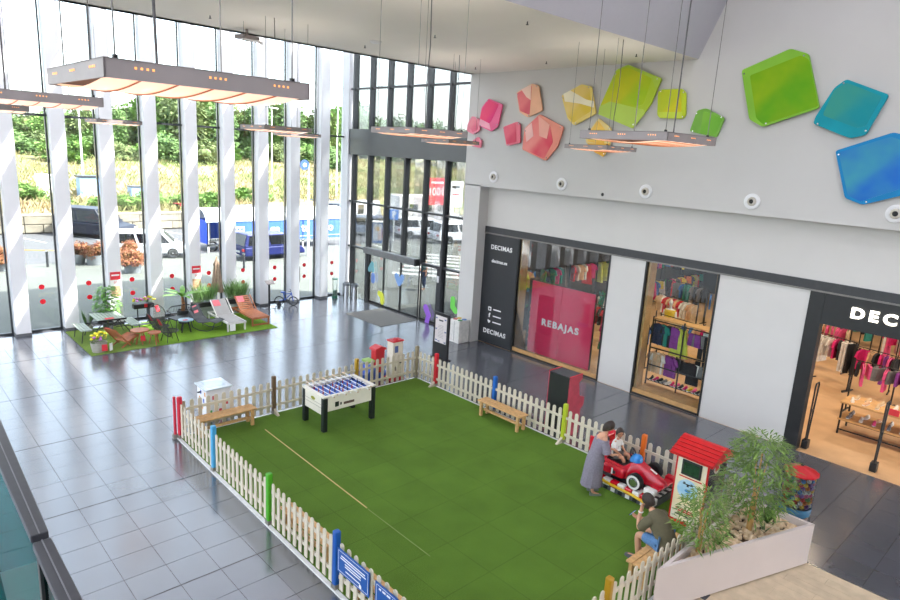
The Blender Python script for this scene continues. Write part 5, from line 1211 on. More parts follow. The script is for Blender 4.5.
# string shell chairs
def shell_chair(x, y, rz, lab, sc=1.):
    t = T('shell_chair', lab, 'chair', (x,y,G0), rz); n = 18
    seat = [(.27*math.cos(k*6.283/n), .27*math.sin(k*6.283/n), .36) for k in range(n)]
    back = [(-.1-.24*math.cos(a)*.6-.16*(.78-.36 and (math.sin(a)+1)/2), .34*math.cos(a*1.0), .5+.34*math.sin(a)) for a in [k*6.283/n for k in range(n)]]
    back = [(-.12-.26*((b[2]-.3)/.5), .36*math.cos(k*6.283/n), b[2]) for k, b in enumerate(back)]
    P('seat_ring', MB().tube(seat, .013, 6, True), M_black, t); P('back_ring', MB().tube(back, .013, 6, True), M_black, t)
    mb = MB()
    for k in range(15): y_ = -.24+.034*k; w_ = math.sqrt(max(0,.27**2-y_**2)); mb.cyl((-w_,y_,.36),(w_,y_,.36),.0035,n=4)
    P('seat_cords', mb, M_black, t); mb = MB()
    for k in range(15):
        q = -.32+.046*k; hh = .34*math.sqrt(max(0,1-(q/.36)**2)); z0_, z1_ = .5-hh, .5+hh
        mb.cyl((-.12-.26*((z0_-.3)/.5),q,z0_),(-.12-.26*((z1_-.3)/.5),q,z1_),.0035,n=4)
    P('back_cords', mb, M_black, t)
    for k in range(4): a = .785+1.571*k; P('leg', MB().cyl((.18*math.cos(a),.18*math.sin(a),.35),(.28*math.cos(a),.28*math.sin(a),0),.011,n=6), M_black, t)
    card(t, (-.3,.06,.68), (.012,.16,.24), ry=R(-26)); return t
shell_chair(7.4, 20.98, R(10), 'black string shell chair nearest the mat edge'); shell_chair(7.35, 21.65, R(5), 'black string shell chair behind the nearest one'); shell_chair(7.75, 22.5, R(-60), 'black string shell chair facing the mat with a red card')
lv_ = T('wicker_loveseat', 'black wire loveseat in front of the banana palm', 'loveseat', (8.45, 22.4, G0), R(-80))
P('seat', MB().box(-.28,.28,-.5,.5,.34,.38), M_black, lv_, bevel=.02)
P('back_rail', MB().tube([(.25,-.52,.55),(-.25,-.52,.62),(-.33,-.3,.72),(-.33,.3,.72),(-.25,.52,.62),(.25,.52,.55)], .016, 6), M_black, lv_)
for k in range(17): y_ = -.48+.06*k; P('back_wire', MB().cyl((-.28,y_,.37),(-.33,y_,.71 if abs(y_) < .36 else .64),.006,n=4), M_black, lv_)
for sx in (-1,1):
    for sy in (-1,1): P('leg', MB().cyl((sx*.24,sy*.46,.35),(sx*.3,sy*.52,0),.013,n=6), M_black, lv_)
# rocking lounge chair
M_mesh = mat('grey_textilene', (74,78,82), .7, var=.08, scale=60); M_lgrey = mat('light_grey_textilene', (168,166,164), .7, var=.04)
rk = T('rocking_lounger', 'dark grey mesh rocking lounge chair with pink card', 'chair', (8.95, 21.75, G0), R(-55))
prof = [(-.5,.82),(-.42,.62),(-.3,.4),(-.12,.29),(.1,.31),(.35,.38),(.55,.34)]
for k in range(len(prof)-1): (x0,z0_),(x1,z1_) = prof[k], prof[k+1]; P('sling', MB().add([(x0,-.27,z0_),(x0,.27,z0_),(x1,.27,z1_),(x1,-.27,z1_),(x0,-.27,z0_-.012),(x0,.27,z0_-.012),(x1,.27,z1_-.012),(x1,-.27,z1_-.012)], [(0,1,2,3),(7,6,5,4),(0,3,7,4),(1,5,6,2)]), M_mesh, rk)
for s in (-1,1):
    P('side_frame', MB().tube([(x,s*.29,z) for x,z in prof], .015, 6), M_dark, rk); P('rocker', MB().tube([(-.45,s*.29,.5),(-.35,s*.29,.1),(-.1,s*.29,.015),(.2,s*.29,.015),(.42,s*.29,.1),(.5,s*.29,.33)], .015, 6), M_dark, rk)
card(rk, (-.42,.0,.68), (.01,.24,.26), ry=R(-22), m=mat('pink_card', (236,120,130), .6)); P('headrest', MB().bc((-.44,0,.7),(.05,.4,.14), ry=R(-22)), M_mesh, rk, bevel=.02)
# sun loungers
def lounger(x, y, rz, lab, fm, sm, teak=False):
    t = T('sun_lounger', lab, 'sun lounger', (x,y,G0), rz); L, W = 1.9, .62; back0 = 1.15; ang = R(38)
    for s in (-1,1): P('side_rail', MB().box(0,L,s*W/2-.025,s*W/2+.025,.27,.33), fm, t)
    for xx in (0, L-.05): P('end_rail', MB().box(xx,xx+.05,-W/2,W/2,.27,.33), fm, t)
    for xx in (.05, L-.1):
        for s in (-1,1): P('leg', MB().box(xx,xx+.05,s*W/2-.025,s*W/2+.025,0,.28), fm, t)
    if teak: P('foot_rail', MB().box(.05,.1,-W/2,W/2,.02,.07), fm, t)
    n = 12 if teak else 1
    for i in range(n): P('seat_slat' if teak else 'seat_sling', MB().box(.03+back0*i/n, .03+back0*(i+1)/n-(.012 if teak else 0), -W/2+.03, W/2-.03, .325, .345), sm, t)
    m_ = Matrix.Translation((back0+.02,0,.33)) @ Matrix.Rotation(-ang, 4, 'Y')
    for s in (-1,1): P('back_rail', MB().box(0,.75,s*W/2-.05,s*W/2-.015,-.015,.02,m_), fm, t)
    n = 8 if teak else 1
    for i in range(n): P('back_slat' if teak else 'back_sling', MB().box(.75*i/n, .75*(i+1)/n-(.03 if teak else 0), -W/2+.04, W/2-.04, .0, .02, m_), sm, t)
    P('prop', MB().bar((back0+.5,0,.3), m_ @ Vector((.55,0,-.02)), .025), fm, t)
    P('price_card', MB().box(.42,.7,-.02,.24,.022,.028,m_), mat('pink_card', (236,120,130), .6), t); return t
t = lounger(9.73, 20.95, R(88), 'white sun lounger with grey sling on the grass mat', M_w2, M_lgrey); card(t, (-.03,.18,.16), (.006,.2,.24), m=M_text)
lounger(10.75, 21.15, R(88), 'teak slatted sun lounger at the end of the grass mat', M_teak, M_teak, True)
# posters on columns
def poster(x, lab):
    t = T('sale_poster', lab, 'poster', (x, GYW-.41, 0)); z0, z1 = 1.0, 1.9
    P('sheet', MB().box(-.17,.17,0,.006,z0,z1), M_text, t); P('red_header', MB().box(-.17,.17,-.003,.001,z1-.28,z1), M_tagred, t)
    P('headline', MB().box(-.13,.13,-.005,-.002,z1-.14,z1-.09), M_text, t); text('60', .13, mat('pale_red_print', (240,140,146), .6), t, (0,-.004,z1-.37), FACE_MY, extrude=.001)
    P('photo', MB().box(-.16,.16,-.003,.001,z0+.02,z0+.4), mat('food_photo', (214,176,140), .6, var=.3, scale=14), t)
poster(MX[8]+.045+.22, 'red and white sale poster on the column behind the picnic table'); poster(MX[10]+.045+.24, 'red and white sale poster on the column beside the parasol')
# bicycle
bk = T('childs_bicycle', 'small blue children\'s bicycle parked by the glass wall', 'bicycle', (13.1, 23.55, 0), R(-35)); bk.scale = (1.2,)*3
M_bb = mat('bike_blue', (40,90,190), .3)
for x in (-.24,.24):
    wl = P('wheel', MB().tube([(x+.15*math.cos(a*math.pi/9),0,.16+.15*math.sin(a*math.pi/9)) for a in range(18)], .017, 6, True), M_rubber, bk)
    for k in range(6): a = k*math.pi/3; P('spoke', MB().cyl((x,0,.16),(x+.14*math.cos(a),0,.16+.14*math.sin(a)),.003,n=4), M_chrome, wl)
P('frame', MB().tube([(.24,0,.16),(.17,0,.45),(.15,0,.5)], .016, 6).tube([(.17,0,.42),(-.05,0,.2),(-.24,0,.16)], .016, 6).tube([(-.05,0,.2),(-.1,0,.45)], .014, 6).tube([(.17,0,.43),(-.09,0,.4)], .014, 6), M_bb, bk)
P('saddle', MB().bc((-.11,0,.47),(.16,.09,.04)), M_bb, bk, bevel=.015); P('handlebar', MB().tube([(.1,-.2,.54),(.15,-.08,.52),(.15,.08,.52),(.1,.2,.54)], .012, 6), M_black, bk)
P('pedal', MB().bc((-.05,.09,.14),(.06,.05,.015)), M_black, bk)
for s in (-1,1): P('training_wheel', MB().cyl((-.24,s*.13,.06),(-.24,s*.15,.06),.06,n=12), M_rubber, bk)
# info stand, bottle collector, bins
is_ = T('info_stand', 'slim grey stand with sloping panel beside a column', 'info stand', (12.3, 23.5, 0)); P('base', MB().box(-.25,.25,-.15,.15,0,.015), M_chrome, is_); P('pole', MB().box(-.03,.03,-.03,.03,.015,1.05), M_dark, is_); P('panel', MB().bc((0,-.05,1.08),(.34,.26,.02), rx=R(25)), M_lampm, is_)
bo = T('collection_tube', 'clear collection tube on a green base near the corner', 'collection tube', (15.62, 23.75, 0)); P('base', MB().cyl((0,0,0),(0,0,.1),.13,n=16), mat('bottle_green', (30,110,80), .4), bo); P('tube', MB().lathe([(.11,.1),(.11,.85)], 18), M_clear, bo); P('cap', MB().cyl((0,0,.85),(0,0,.89),.13,n=16), MATS['bottle_green'], bo)
P('contents', MB().cyl((0,0,.1),(0,0,.35),.09,n=12), mat('mixed_caps', (120,150,130), .6, var=.4, scale=30), bo)
for i, (x, y) in enumerate(((15.95,23.35),(16.12,22.95))):
    t = T('steel_bin', ['brushed steel litter bin nearest the corner pier','brushed steel litter bin beside the sliding door'][i], 'bin', (x,y,0)); P('body', MB().lathe([(.001,0),(.16,0),(.16,.66),(.13,.68)], 18), M_chrome, t, smooth=True); P('lid', MB().lathe([(.165,.62),(.165,.72),(.1,.76),(.001,.76)], 18), mat('bin_lid', (120,124,130), .3, metal=.6), t, smooth=True); P('opening', MB().cyl((0,0,.755),(0,0,.77),.08,n=12), M_black, t)
# ================================================================== OUTDOORS
M_pave = mat('pale_paving', (92,94,88), .85, var=.05, scale=.4); M_asph = mat('pale_asphalt', (80,80,82), .9, var=.05, scale=.5, bump=.2, bscale=30)
ST('ground_pavement', MB().box(-60, 120, GYW+.0, 37.2, -.3, -.02).box(FXW+.12, 120, 15.8, GYW, -.3, -.02), M_pave)
ST('ground_road', MB().box(-60, 140, 37.2, 49.0, -.32, -.06), M_asph)
mk = ST('road_markings'); M_mw = mat('road_white', (190,190,186), .8); M_my = mat('road_yellow', (186,150,80), .8)
for i in range(5): P('stripe', MB().bc((5.2+.75*i, 43.2-.4*i, -.055), (3.2,.14,.01), rz=R(-32)), M_my, mk)
for i in range(9): P('parking_line', MB().bc((8+3*i, 46.6, -.055), (.12,4.4,.01), rz=R(18)), M_mw, mk)
for i in range(7): P('zebra_stripe', MB().bc((23.4+1.0*i, 25.6+.7*i, -.015), (.55,5.0,.01), rz=R(40)), M_mw, mk)
for i in range(6): P('parking_line', MB().bc((27+2.7*i, 35.6, -.015), (.12,4.6,.01), rz=R(-8)), M_mw, mk)
# stone wall
sw = T('stone_wall', 'low wall of pale sandstone blocks along the road', 'wall'); sw['kind'] = 'structure'
P('core', MB().box(-12, 26, 48.75, 49.4, -.1, 1.02), mat('mortar_sand', (112,106,94), .9), sw)
random.seed(12); M_st = mat('sandstone', (140,132,116), .85, var=.1, scale=3, rnd=.12)
for r_ in range(2):
    x = -12.
    while x < 26:
        l = random.uniform(.9,1.9); P('block', MB().bc((x+l/2, 48.72+random.uniform(-.03,.03), .27+.54*r_), (l-.04,.3,.5)), M_st, sw, bevel=.03); x += l
P('coping', MB().box(-12, 26, 48.55, 49.45, 1.08, 1.16), M_st, sw)
ST('ground_kerb', MB().box(24, 120, 51.5, 52, -.1, .35), M_st)
# meadow slope
def gh(x, y):
    t = min(1, max(0, (y-49.2)/48)); return 1.0+3.3*t**.8+.25*math.sin(x*.21)*t+.2*math.sin(y*.3+x*.1)*t
mb = MB(); nx, ny = 60, 40
for j in range(ny+1):
    for i in range(nx+1):
        x = -50+220*i/nx; y = 49.3+110*j/ny; mb.v.append((x, y, gh(x, y) if x < 26 or y > 52 else .3))
for j in range(ny):
    for i in range(nx): a = j*(nx+1)+i; mb.f.append((a, a+1, a+nx+2, a+nx+1))
M_mead = mat('meadow', (104,116,66), .95, col2=(146,124,94), scale=.16, bump=.8, bscale=3)
ST('ground_meadow', mb, M_mead)
random.seed(31); tf_ = MB()
for k in range(7000):
    y = 49.6+46*random.random()**1.5; x = y*random.uniform(.05,1.15)
    if x > 26 and y < 53: continue
    z = gh(x, y); a = random.uniform(0,6.28); hgt_ = random.uniform(.3,.9)
    for q in range(3): b = a+q*2.1; tf_.leaf((x,y,z-.05), (.5*math.cos(b),.5*math.sin(b),1), hgt_, .12, up=Vector((math.cos(b+1.57),math.sin(b+1.57),0)), droop=.1)
gs = P('meadow_grass', tf_, mat('meadow_blade', (104,120,62), .8, col2=(150,130,96), scale=.2)); gs['kind'] = 'stuff'; gs['label'] = 'tall green and straw-coloured grass on the slope'; gs['category'] = 'grass'
# trees
def crown(seed, n=3000):
    random.seed(seed); mb = MB(); blobs = [(Vector((random.uniform(-.28,.28), random.uniform(-.28,.28), random.uniform(.28,.85))), random.uniform(.14,.26)) for _ in range(14)]
    for k in range(n):
        c, r_ = random.choice(blobs); d = Vector((random.gauss(0,1),random.gauss(0,1),random.gauss(0,1))).normalized(); p = c+d*r_*random.uniform(.55,1.1)
        d2 = (d+Vector((random.uniform(-.6,.6),random.uniform(-.6,.6),random.uniform(-.6,.3)))).normalized()
        mb.leaf(p, d2, random.uniform(.05,.1), .05, up=Vector((random.random(),random.random(),random.random()+.2)), droop=.15)
    for c, r_ in blobs: mb.sph(c, r_*.6, 8, 6)
    return mb
TM = [mat('tree_green', (100,126,68), .85, col2=(66,94,44), scale=5), mat('tree_olive', (118,130,80), .85, col2=(84,100,56), scale=5), mat('tree_bright', (116,146,70), .85, col2=(82,116,50), scale=5)]
crowns = []
for s in range(3):
    o = P('tmpc', crown(40+s), TM[s]); crowns.append(o.data); bpy.data.objects.remove(o)
trk = MB().tube([(0,0,-.05),(.01,0,.3),(-.01,.01,.5)], [.03,.022,.012], 6).mesh('trunk'); trk.materials.append(mat('bark', (96,82,66), .9))
random.seed(77)
tp = [(8,118),(26,112),(44,117),(60,112),(76,108),(92,113),(112,111),(132,108),(150,96),(165,88),(182,90),(198,92),(216,108),(232,102),(246,112),(258,110),(272,104),(286,107),(302,112),(316,108),(334,110),(345,108),(362,117),(378,120),(394,122),(410,124),(426,124),(442,126),(458,128)]
words_ = ['broad','slender','rounded','ragged','dense','loose','tall','low','spreading']
for i, (u, v) in enumerate(tp):
    Y = 98+random.uniform(-5,7); p = gy(u, v, Y); z0 = gh(p.x, Y)-.2; h = p.z-z0
    t = T('tree', '%s green tree behind the meadow, %s' % (words_[i % 9], ('%s counted from the far end of the glass wall' % ordn[i] if i < 16 else 'number %s from the entrance side' % ordn[len(tp)-1-i])), 'tree', (p.x, Y, z0), random.uniform(0,6), 'trees behind the meadow')
    c = P('crown', crowns[i % 3], None, t); wd = max(4.5, h*random.uniform(.75,.95))*1.2; c.scale = (wd, wd, h*1.05); tr = P('trunk', trk, None, t); tr.scale = (h*.9,h*.9,h)
random.seed(5)
for i in range(22):      # bushes at the foot of the trees and along the wall
    far = i < 13; u = (10+27*i if far else (25,60,95,128,150,178,206,240,262)[i-13]); Y = random.uniform(80,92) if far else random.uniform(51,55)
    p = gy(u, 150, Y); h = random.uniform(2.2,3.6) if far else random.uniform(.8,1.4)
    t = T('shrub', '%s wild shrub %s' % (ordn[i if far else i-13], 'counted from the far end, in front of the trees' if far else 'counted from the far end, just above the stone wall'), 'shrub', (p.x, Y, gh(p.x,Y)-.1), random.uniform(0,6), 'wild shrubs')
    c = P('foliage', crowns[2 if not far else i % 3], None, t); c.scale = (h*1.9,h*1.9,h*1.1); c.location.z = -h*.15
# ------------------------------------------------------------------ vehicles
M_win = mat('car_glass', (14,16,20), .25, spec=.3); M_tl = mat('tail_light', (190,20,30), .25); M_hl = mat('head_light', (226,228,232), .15)
def car(name, lab, loc, rz, L, W, Hh, col, kind='hatch', cat='car'):
    t = T(name, lab, cat, loc, rz, None); cm = mat('paint_%d_%d_%d' % col, col, .4, var=.02, spec=.35); b, h = Hh*.53, Hh
    k = {'hatch': (-.5,-.44,.2,.36), 'wagon': (-.49,-.42,.16,.32), 'suv': (-.49,-.45,.12,.28), 'van': (-.49,-.47,.32,.42)}[kind]
    lo = [(-L/2,.28),(-L/2,b*.9),(k[0]*L,b),(k[3]*L,b),(L*.46,b*.86),(L/2,b*.6),(L/2,.26)]
    bd = P('body', MB().prism(lo, -W/2, W/2, 'y'), cm, t, bevel=.07)
    def rg(x0, x1, w_, z): return [(x0,-w_,z),(x1,-w_,z),(x1,w_,z),(x0,w_,z)]
    P('cabin', MB().loft([rg(k[0]*L,k[3]*L,W*.48,b),rg(k[1]*L,k[2]*L,W*.4,h)]), cm, t, bevel=.04)
    def lerp(x0, x1, q): return x0+(x1-x0)*q
    for s in (-1,1):
        segs = [(.06,.46),(.5,.94)] if kind != 'van' else [(.7,.94)]
        for (a_, c_) in segs:
            q0, q1 = .12, .86; pts = []
            for (uu, qq) in ((a_,q0),(c_,q0),(c_,q1),(a_,q1)):
                x = lerp(lerp(k[0]*L,k[3]*L,uu), lerp(k[1]*L,k[2]*L,uu), qq); y = s*(lerp(W*.48,W*.4,qq)+.012); pts.append((x,y,lerp(b,h,qq)))
            P('side_window', MB().add(pts, [(0,1,2,3)]), M_win, t)
        P('mirror', MB().bc((k[3]*L-.25,s*(W/2+.07),b+.08),(.12,.14,.12)), cm, t, bevel=.02)
        for x, m_ in ((-L/2-.005,M_tl),(L/2+.005 if False else L*.485,M_hl)): P('light', MB().bc((x,s*(W*.38),b*.78 if x < 0 else b*.68),(.06,W*.16,.16)), m_, t, bevel=.02)
        for x in (-L*.3, L*.32):
            r_ = Hh*.2; wl = P('wheel', MB().lathe([(.05,-.1),(r_-.02,-.1),(r_,-.07),(r_,.07),(r_-.02,.1),(.05,.1)], 18, mt=Matrix.Translation((x,s*(W/2-.08),r_)) @ Matrix.Rotation(R(90),4,'X')), M_rubber, t, smooth=True)
            P('rim', MB().lathe([(r_*.66,-s*.105),(r_*.5,-s*.09),(.001,-s*.095)], 14, mt=Matrix.Translation((x,s*(W/2-.08),r_)) @ Matrix.Rotation(R(90),4,'X')), M_chrome, wl)
    for a_, c_, nm in ((k[3],k[2],'windscreen'),(k[0],k[1],'rear_window')):
        sg_ = .012 if nm == 'windscreen' else -.012; q0, q1 = .1, .9
        P(nm, MB().add([(lerp(a_*L,c_*L,q0)+sg_,-lerp(W*.44,W*.36,q0),lerp(b,h,q0)+.01),(lerp(a_*L,c_*L,q0)+sg_,lerp(W*.44,W*.36,q0),lerp(b,h,q0)+.01),(lerp(a_*L,c_*L,q1)+sg_,lerp(W*.44,W*.36,q1),lerp(b,h,q1)+.01),(lerp(a_*L,c_*L,q1)+sg_,-lerp(W*.44,W*.36,q1),lerp(b,h,q1)+.01)], [(0,1,2,3)]), M_win, t)
    P('bumper', MB().box(L/2-.1,L/2+.04,-W*.46,W*.46,.26,.44), mat('bumper_grey', (90,92,96), .5), t, bevel=.03); P('number_plate', MB().box(-L/2-.03,-L/2-.02,-.26,.26,b*.55,b*.55+.11), M_mw, t)
    return t
car('off_road_car', 'dark blue off-road car parked by the sandstone wall', (11.9,46.2,-.06), R(-52), 4.8, 1.95, 1.9, (20,24,38), 'suv')
car('silver_car', 'pale silver car driving past the plant tubs', (12.2,37.6,-.02), R(-20), 4.2, 1.75, 1.45, (206,210,214), 'hatch')
car('blue_hatchback', 'blue hatchback in front of the trolley shelter', (18.1,34.6,-.02), R(2), 3.9, 1.68, 1.5, (22,30,84), 'hatch')
car('white_estate_car', 'white estate car nearest the entrance glass', (34.3,35.2,-.02), R(-12), 4.6, 1.8, 1.55, (232,232,234), 'wagon')
car('white_hatchback', 'white hatchback beside the blue parking sign', (33.4,38.6,-.02), R(-20), 4.2, 1.78, 1.5, (228,228,232), 'hatch')
car('dark_blue_car', 'dark blue car behind the parking sign', (31.8,40.6,-.06), R(-20), 4.3, 1.78, 1.48, (52,60,86), 'hatch')
car('grey_blue_car', 'grey-blue car next to the ticket machine', (29.6,41.6,-.06), R(-25), 4.3, 1.78, 1.48, (92,104,124), 'wagon')
car('white_van', 'white van behind the entrance mullions', (32.2,45.6,-.06), R(205), 5.0, 1.95, 2.2, (230,230,232), 'van', 'van')
car('black_car', 'black car at the edge of the entrance glass', (34.6,50.6,-.06), R(-30), 4.4, 1.8, 1.5, (40,46,58), 'hatch')
for i, (u, v, c) in enumerate(((247,214,(96,106,120)),(285,205,(60,70,90)),(325,206,(60,72,96)),(198,211,(150,40,44)))):
    p = gz(u, v, .9); car('far_car', ['grey','dark blue','slate blue','red'][i]+' car roof showing above the trolley shelter', (p.x, 56 if False else p.y, .1), R(10), 4.3, 1.78, 1.48, c, 'hatch')
# motorhome
mh = T('motorhome', 'white motorhome parked beyond the white hatchback', 'motorhome', (38.0, 43.5, -.06), R(-12))
P('body', MB().prism([(-3.2,.5),(-3.2,2.9),(2.0,2.9),(2.9,2.5),(2.3,1.9),(2.4,1.4),(3.2,1.1),(3.3,.5)], -1.1, 1.1, 'y'), M_w2, mh, bevel=.08)
for s in (-1,1):
    for x in (-2.2,-.8,.6): P('side_window', MB().box(x,x+.8,s*1.11-.01,s*1.11+.01,1.6,2.2), M_win, mh)
    for x in (-1.9,2.3): P('wheel', MB().lathe([(.001,-.1),(.33,-.1),(.33,.1),(.001,.1)], 16, mt=Matrix.Translation((x,s*1.0,.33)) @ Matrix.Rotation(R(90),4,'X')), M_rubber, mh)
# trolley shelter with printed side
ts = T('trolley_shelter', 'long blue trolley shelter with curved white roof and lettering', 'shelter', (15.7, 37.6, -.06))
M_tb = mat('shelter_blue', (64,104,206), .45, var=.02); L = 9.6
P('side_panel', MB().box(.9,L,0,.05,.55,1.85), M_tb, ts); P('side_panel', MB().box(0,L,1.95,2.0,.55,1.85), M_tb, ts); P('end_panel', MB().box(0,.05,0,2.0,.5,1.9), mat('deep_blue', (24,80,206), .4), ts)
P('stripe', MB().box(.9,L,-.012,0,.72,.76), M_mw, ts); P('floor_rail', MB().box(0,L,.0,.08,.35,.5), M_chrome, ts); P('floor_rail', MB().box(0,L,1.92,2.0,.35,.5), M_chrome, ts)
arc = [(1.0-1.05*math.cos(a*math.pi/12), 1.85+.75*math.sin(a*math.pi/12)) for a in range(13)]
P('roof', MB().prism(arc+[(y*.98+.02,z-.03) for y,z in reversed(arc)], -.1, L+.1, 'x'), mat('shelter_roof_white', (232,236,238), .4), ts)
for x in (0,.9,3.2,6.4,L): P('upright', MB().box(x,x+.08,0,.08,0,1.9), M_w2, ts); P('upright', MB().box(x,x+.08,1.92,2.0,0,1.9), M_w2, ts)
p = gy(240, 230.5, 37.58); gi = P('grid_icon', MB().box(p.x-15.7-.45, p.x-15.7+.3, -.02, 0, 1.0, 1.5), M_text, ts)
for i in range(3):
    for j in range(2): P('grid_cell', MB().box(p.x-15.7-.38+.22*i, p.x-15.7-.38+.22*i+.14, -.03, -.02, 1.08+.2*j, 1.22+.2*j), M_tb, gi)
P('wheel', MB().tube([(.45+.28*math.cos(a*math.pi/8), .4, .3+.28*math.sin(a*math.pi/8)) for a in range(16)], .06, 6, True), M_rubber, ts)
for (u, v, s_) in ((275,231,'ge'),(305.5,230.5,'tu'),(330.5,230,'o')):
    p = gy(u, v, 37.58); text(s_, .75, M_text, ts, (p.x-15.7, -.03, 1.28), FACE_MY, extrude=.005, offset=.012)
# plant tubs with reddish bushes, bollards, lamp posts, containers, signs
random.seed(8)
for i, (u, v, c) in enumerate(((77.5,263,0),(95,264,0),(128,262,0),(133,272,0),(2,270,0))):
    p = gz(u, v, 0); t = T('plant_tub', 'grey tub with reddish bush outside, %s counted from the far end' % ordn[(1,2,3,4,0)[i]], 'planter', (p.x,p.y,-.02), 0, 'plant tubs outside'); P('tub', MB().lathe([(.001,0),(.34,0),(.42,.5),(.36,.5)], 18), mat('tub_grey', (120,124,128), .6), t, smooth=True)
    c = P('bush', crowns[0], None, t, loc=(0,0,.25)); c.scale = (1.25,1.25,.85); c.rotation_euler.z = i; c.material_slots[0].link = 'OBJECT'; c.material_slots[0].material = mat('red_bush', (150,84,62), .85, col2=(120,92,52), scale=6)
for i, (u, v) in enumerate(((47.8,266.5),(244,268),(299,281),(390,252),(440,262))):
    p = gz(u, v); t = T('bollard', ['grey bollard out in the open pavement','black bollard beside the blue hatchback','grey bollard near the shelter lettering','dark bollard beyond the sliding doors','dark bollard beyond the green door decal'][i], 'bollard', (p.x,p.y,-.02)); P('post', MB().cyl((0,0,0),(0,0,.75),.06,n=10), M_dark, t); P('cap', MB().cyl((0,0,.75),(0,0,.8),.07,n=10), M_chrome, t)
for i, (u, v0, v1, Y) in enumerate(((85,205,60,58),(272,200,108,62),(336,206,96,56),(308,258,165,34.2))):
    p = gy(u, v0, Y); q = gy(u-(5 if i == 0 else 0), v1, Y); t = T('lamp_post', ['tall white lamp post beyond the off-road car','lamp post between the two middle columns','lamp post near the entrance corner','short white post carrying a round blue sign'][i], 'lamp post', (p.x, Y, min(p.z,gh(p.x,Y)) if Y > 50 else -.02))
    hh = q.z-t.location.z; P('pole', MB().cyl((0,0,0),(0,0,hh),.09,.05,n=8), M_w2, t)
    if i < 3: P('lamp_head', MB().bc((.3,0,hh),(.8,.25,.1)), M_w2, t)
    else: P('disc', MB().cyl((-.3,-.05,hh),(-.3,0,hh),.3,n=20), mat('sign_blue', (60,90,160), .5), t); P('disc_centre', MB().cyl((-.3,-.055,hh),(-.3,-.05,hh),.12,n=16), M_text, t); P('bracket', MB().bar((-.3,.0,hh),(0,0,hh),.05), M_w2, t)
for i, (u, v) in enumerate(((93,196),(136,193),(47,206))):
    p = gy(u, v, 56); t = T('roadside_box', ['pale blue container behind the off-road car','small blue container on the slope','white cabinet standing above the stone wall'][i], 'container', (p.x,56,gh(p.x,56)-.1)); m_ = mat('container_blue', (130,160,196), .5) if i < 2 else M_w2
    P('body', MB().box(-1.0 if i == 0 else -.5,1.0 if i == 0 else .5,-.5,.5,0,1.6 if i != 1 else .9), m_, t, bevel=.03); P('lid', MB().box(-1.1 if i == 0 else -.55,1.1 if i == 0 else .55,-.55,.55,1.6 if i != 1 else .9,1.75 if i != 1 else 1.0), M_dark if i < 2 else M_w2, t, bevel=.02)
sgn = T('parking_sign', 'blue square parking sign on a white pole', 'sign', (29.66,37.45,-.02), R(-40)); P('pole', MB().cyl((0,0,0),(0,0,2.3),.04,n=8), M_w2, sgn); P('plate', MB().box(-.33,.33,-.03,0,1.6,2.35), mat('parking_blue', (30,130,226), .4), sgn); text('P', .62, M_text, sgn, (0,-.04,1.97), FACE_MY, extrude=.004, offset=.02)
tm = T('ticket_machine', 'blue and grey parking ticket machine by the entrance', 'ticket machine', (27.95,37.18,-.02), R(-35)); P('body', MB().box(-.35,.35,-.2,.2,0,1.5), mat('machine_blue', (70,110,170), .4), tm, bevel=.02); P('front', MB().box(-.3,.3,-.215,-.2,.2,1.4), mat('machine_grey', (180,186,192), .4), tm); P('screen', MB().box(-.15,.15,-.225,-.215,.9,1.2), M_my, tm); P('roof', MB().box(-.42,.42,-.32,.25,1.5,1.58), M_w2, tm)
def board(u0, v0, u1, v1, Y): a, b = gy(u0, v0, Y), gy(u1, v1, Y); return a, b
a, b = board(428.5,179,445,203.5,41.0); w_, zc = (b.x-a.x)/2, (a.z+b.z)/2
rb_ = T('roadside_billboard', 'red billboard with white outlined 100€ lettering', 'billboard', ((a.x+b.x)/2, 41, zc), 0); hh = (a.z-b.z)/2+.1
P('panel', MB().box(-w_,w_,0,.1,-hh,hh), M_tagred, rb_); text('100€', hh*.85, M_text, rb_, (0,-.02,-.05), FACE_MY, extrude=.005); P('headline', MB().box(-w_*.7,w_*.7,-.02,0,hh*.6,hh*.72), M_text, rb_)
for s in (-1,1): P('post', MB().cyl((s*w_*.8,.15,-zc-.06),(s*w_*.8,.15,-hh+.2),.06,n=8), M_chrome, rb_)
a, b = board(449,181,462,207,41.0); w_, zc = (b.x-a.x)/2, (a.z+b.z)/2; hh = (a.z-b.z)/2
wb = T('white_billboard', 'white billboard with red print beside the red one', 'billboard', ((a.x+b.x)/2, 41, zc)); P('panel', MB().box(-w_,w_,0,.1,-hh,hh), M_text, wb); P('logo', MB().prism([(w_*.6*math.cos(k*math.pi/8),hh*.55+hh*.12*math.sin(k*math.pi/8)) for k in range(16)], -.02, 0, 'y'), M_dark, wb); P('text_line', MB().box(-w_*.5,w_*.5,-.02,0,-.05,.05), M_tagred, wb)
for s in (-1,1): P('post', MB().cyl((s*w_*.8,.15,-zc-.06),(s*w_*.8,.15,-hh+.2),.06,n=8), M_chrome, wb)
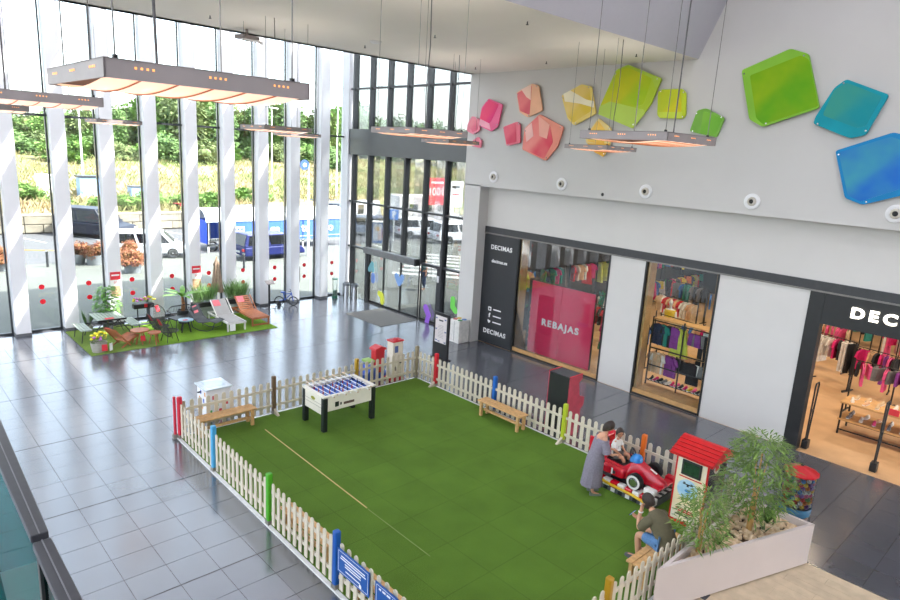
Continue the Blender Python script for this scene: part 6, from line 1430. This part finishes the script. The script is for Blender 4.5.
# pedestrian outside the doors
pd = T('person', 'pedestrian in teal top and jeans walking outside the doors', 'person', (20.3,23.1,-.02), R(160))
f = Fig(); pel = f.chain(None, [((0,0,.92),(.12,.15))]); ch_ = f.chain(pel, [((0,0,1.15),(.11,.14)),((0,0,1.38),(.1,.15))]); f.chain(ch_, [((0,0,1.47),.05),((.01,0,1.53),.05)])
for s in (-1,1):
    f.chain(pel, [((0,s*.09,.86),.09),((.08*s,s*.09,.48),.06),((.02*s-.04,s*.09,.1),.04),((.1+.02*s,s*.09,.04),.03)]); sh = f.chain(ch_, [((0,s*.18,1.36),.05)]); el = f.chain(sh, [((-.05*s,s*.22,1.1),.038),((.08-.08*s,s*.22,.88),.028)]); hand(f.v, f.e, (.08-.08*s,s*.22,.88), el, (.1,0,-1), (1,0,0), 1., .3)
hm, hmt = head_mb((.02,0,1.63), (1,0,-.05)); P('body', finish(skin_mesh(f.v, f.e), M_skin, hm), None, pd); face_parts(pd, hmt, 1.); P('hair', hairmb(hmt, 1.06, .03), M_hair, pd, smooth=True)
sf = Fig(); a0 = sf.chain(None, [((0,0,.9),(.14,.17))]); a1 = sf.chain(a0, [((0,0,1.15),(.13,.165)),((0,0,1.39),(.11,.165))])
for s in (-1,1): sf.chain(a1, [((0,s*.19,1.36),.065),((-.03*s,s*.215,1.2),.06)])
P('top', finish(skin_mesh(sf.v, sf.e), mat('teal_top', (70,120,120), .85)), None, pd)
sf = Fig(); a0 = sf.chain(None, [((0,0,.9),(.14,.17))])
for s in (-1,1): sf.chain(a0, [((0,s*.09,.84),.105),((.08*s,s*.09,.48),.075),((.02*s-.04,s*.09,.14),.055)])
P('jeans', finish(skin_mesh(sf.v, sf.e), mat('jeans_blue', (62,76,110), .85)), None, pd)
# ================================================================== BALUSTRADE NEAR THE CAMERA
M_railm = mat('dark_handrail', (58,60,66), .4, var=.06, scale=30, metal=.2); M_teal = glass('teal_glass', (60,190,186), .4)
ZR = 5.2
ba = T('glass_balustrade', 'teal glass balustrade with dark handrail at the near corner', 'balustrade')
for (xa0, xa1, y0), (xb0, xb1, y1), dz in (((.352,.408,2.43),(.40,.53,6.0),0),((.335,.40,.9),(.352,.41,2.405),-.012)):
    P('handrail', MB().prism([(xa0,y0),(xa1,y0),(xb1,y1),(xb0,y1)], ZR-.03+dz, ZR+dz, 'z'), M_railm, ba, bevel=.004)
    m0, m1 = (xa0+xa1)/2, (xb0+xb1)/2
    P('rail_seam', MB().prism([(m0-.002,y0),(m0+.002,y0),(m1+.002,y1),(m1-.002,y1)], ZR+dz, ZR+.002+dz, 'z'), mat('rail_seam_grey', (110,112,118), .4), ba)
    P('pane', MB().prism([(m0-.006,y0+.01),(m0+.006,y0+.01),(m1+.006,y1-.01),(m1-.006,y1-.01)], 3.0, ZR-.03+dz, 'z'), M_teal, ba)
P('pane_clamp', MB().box(.365,.395,2.40,2.435,3.0,ZR-.03), M_black, ba); P('kick_rail', MB().box(.3,.34,.9,6.0,2.9,3.0), M_railm, ba)
ST('floor_gallery', MB().box(-6,.3,-6,6.0,2.6,2.9), M_wall)
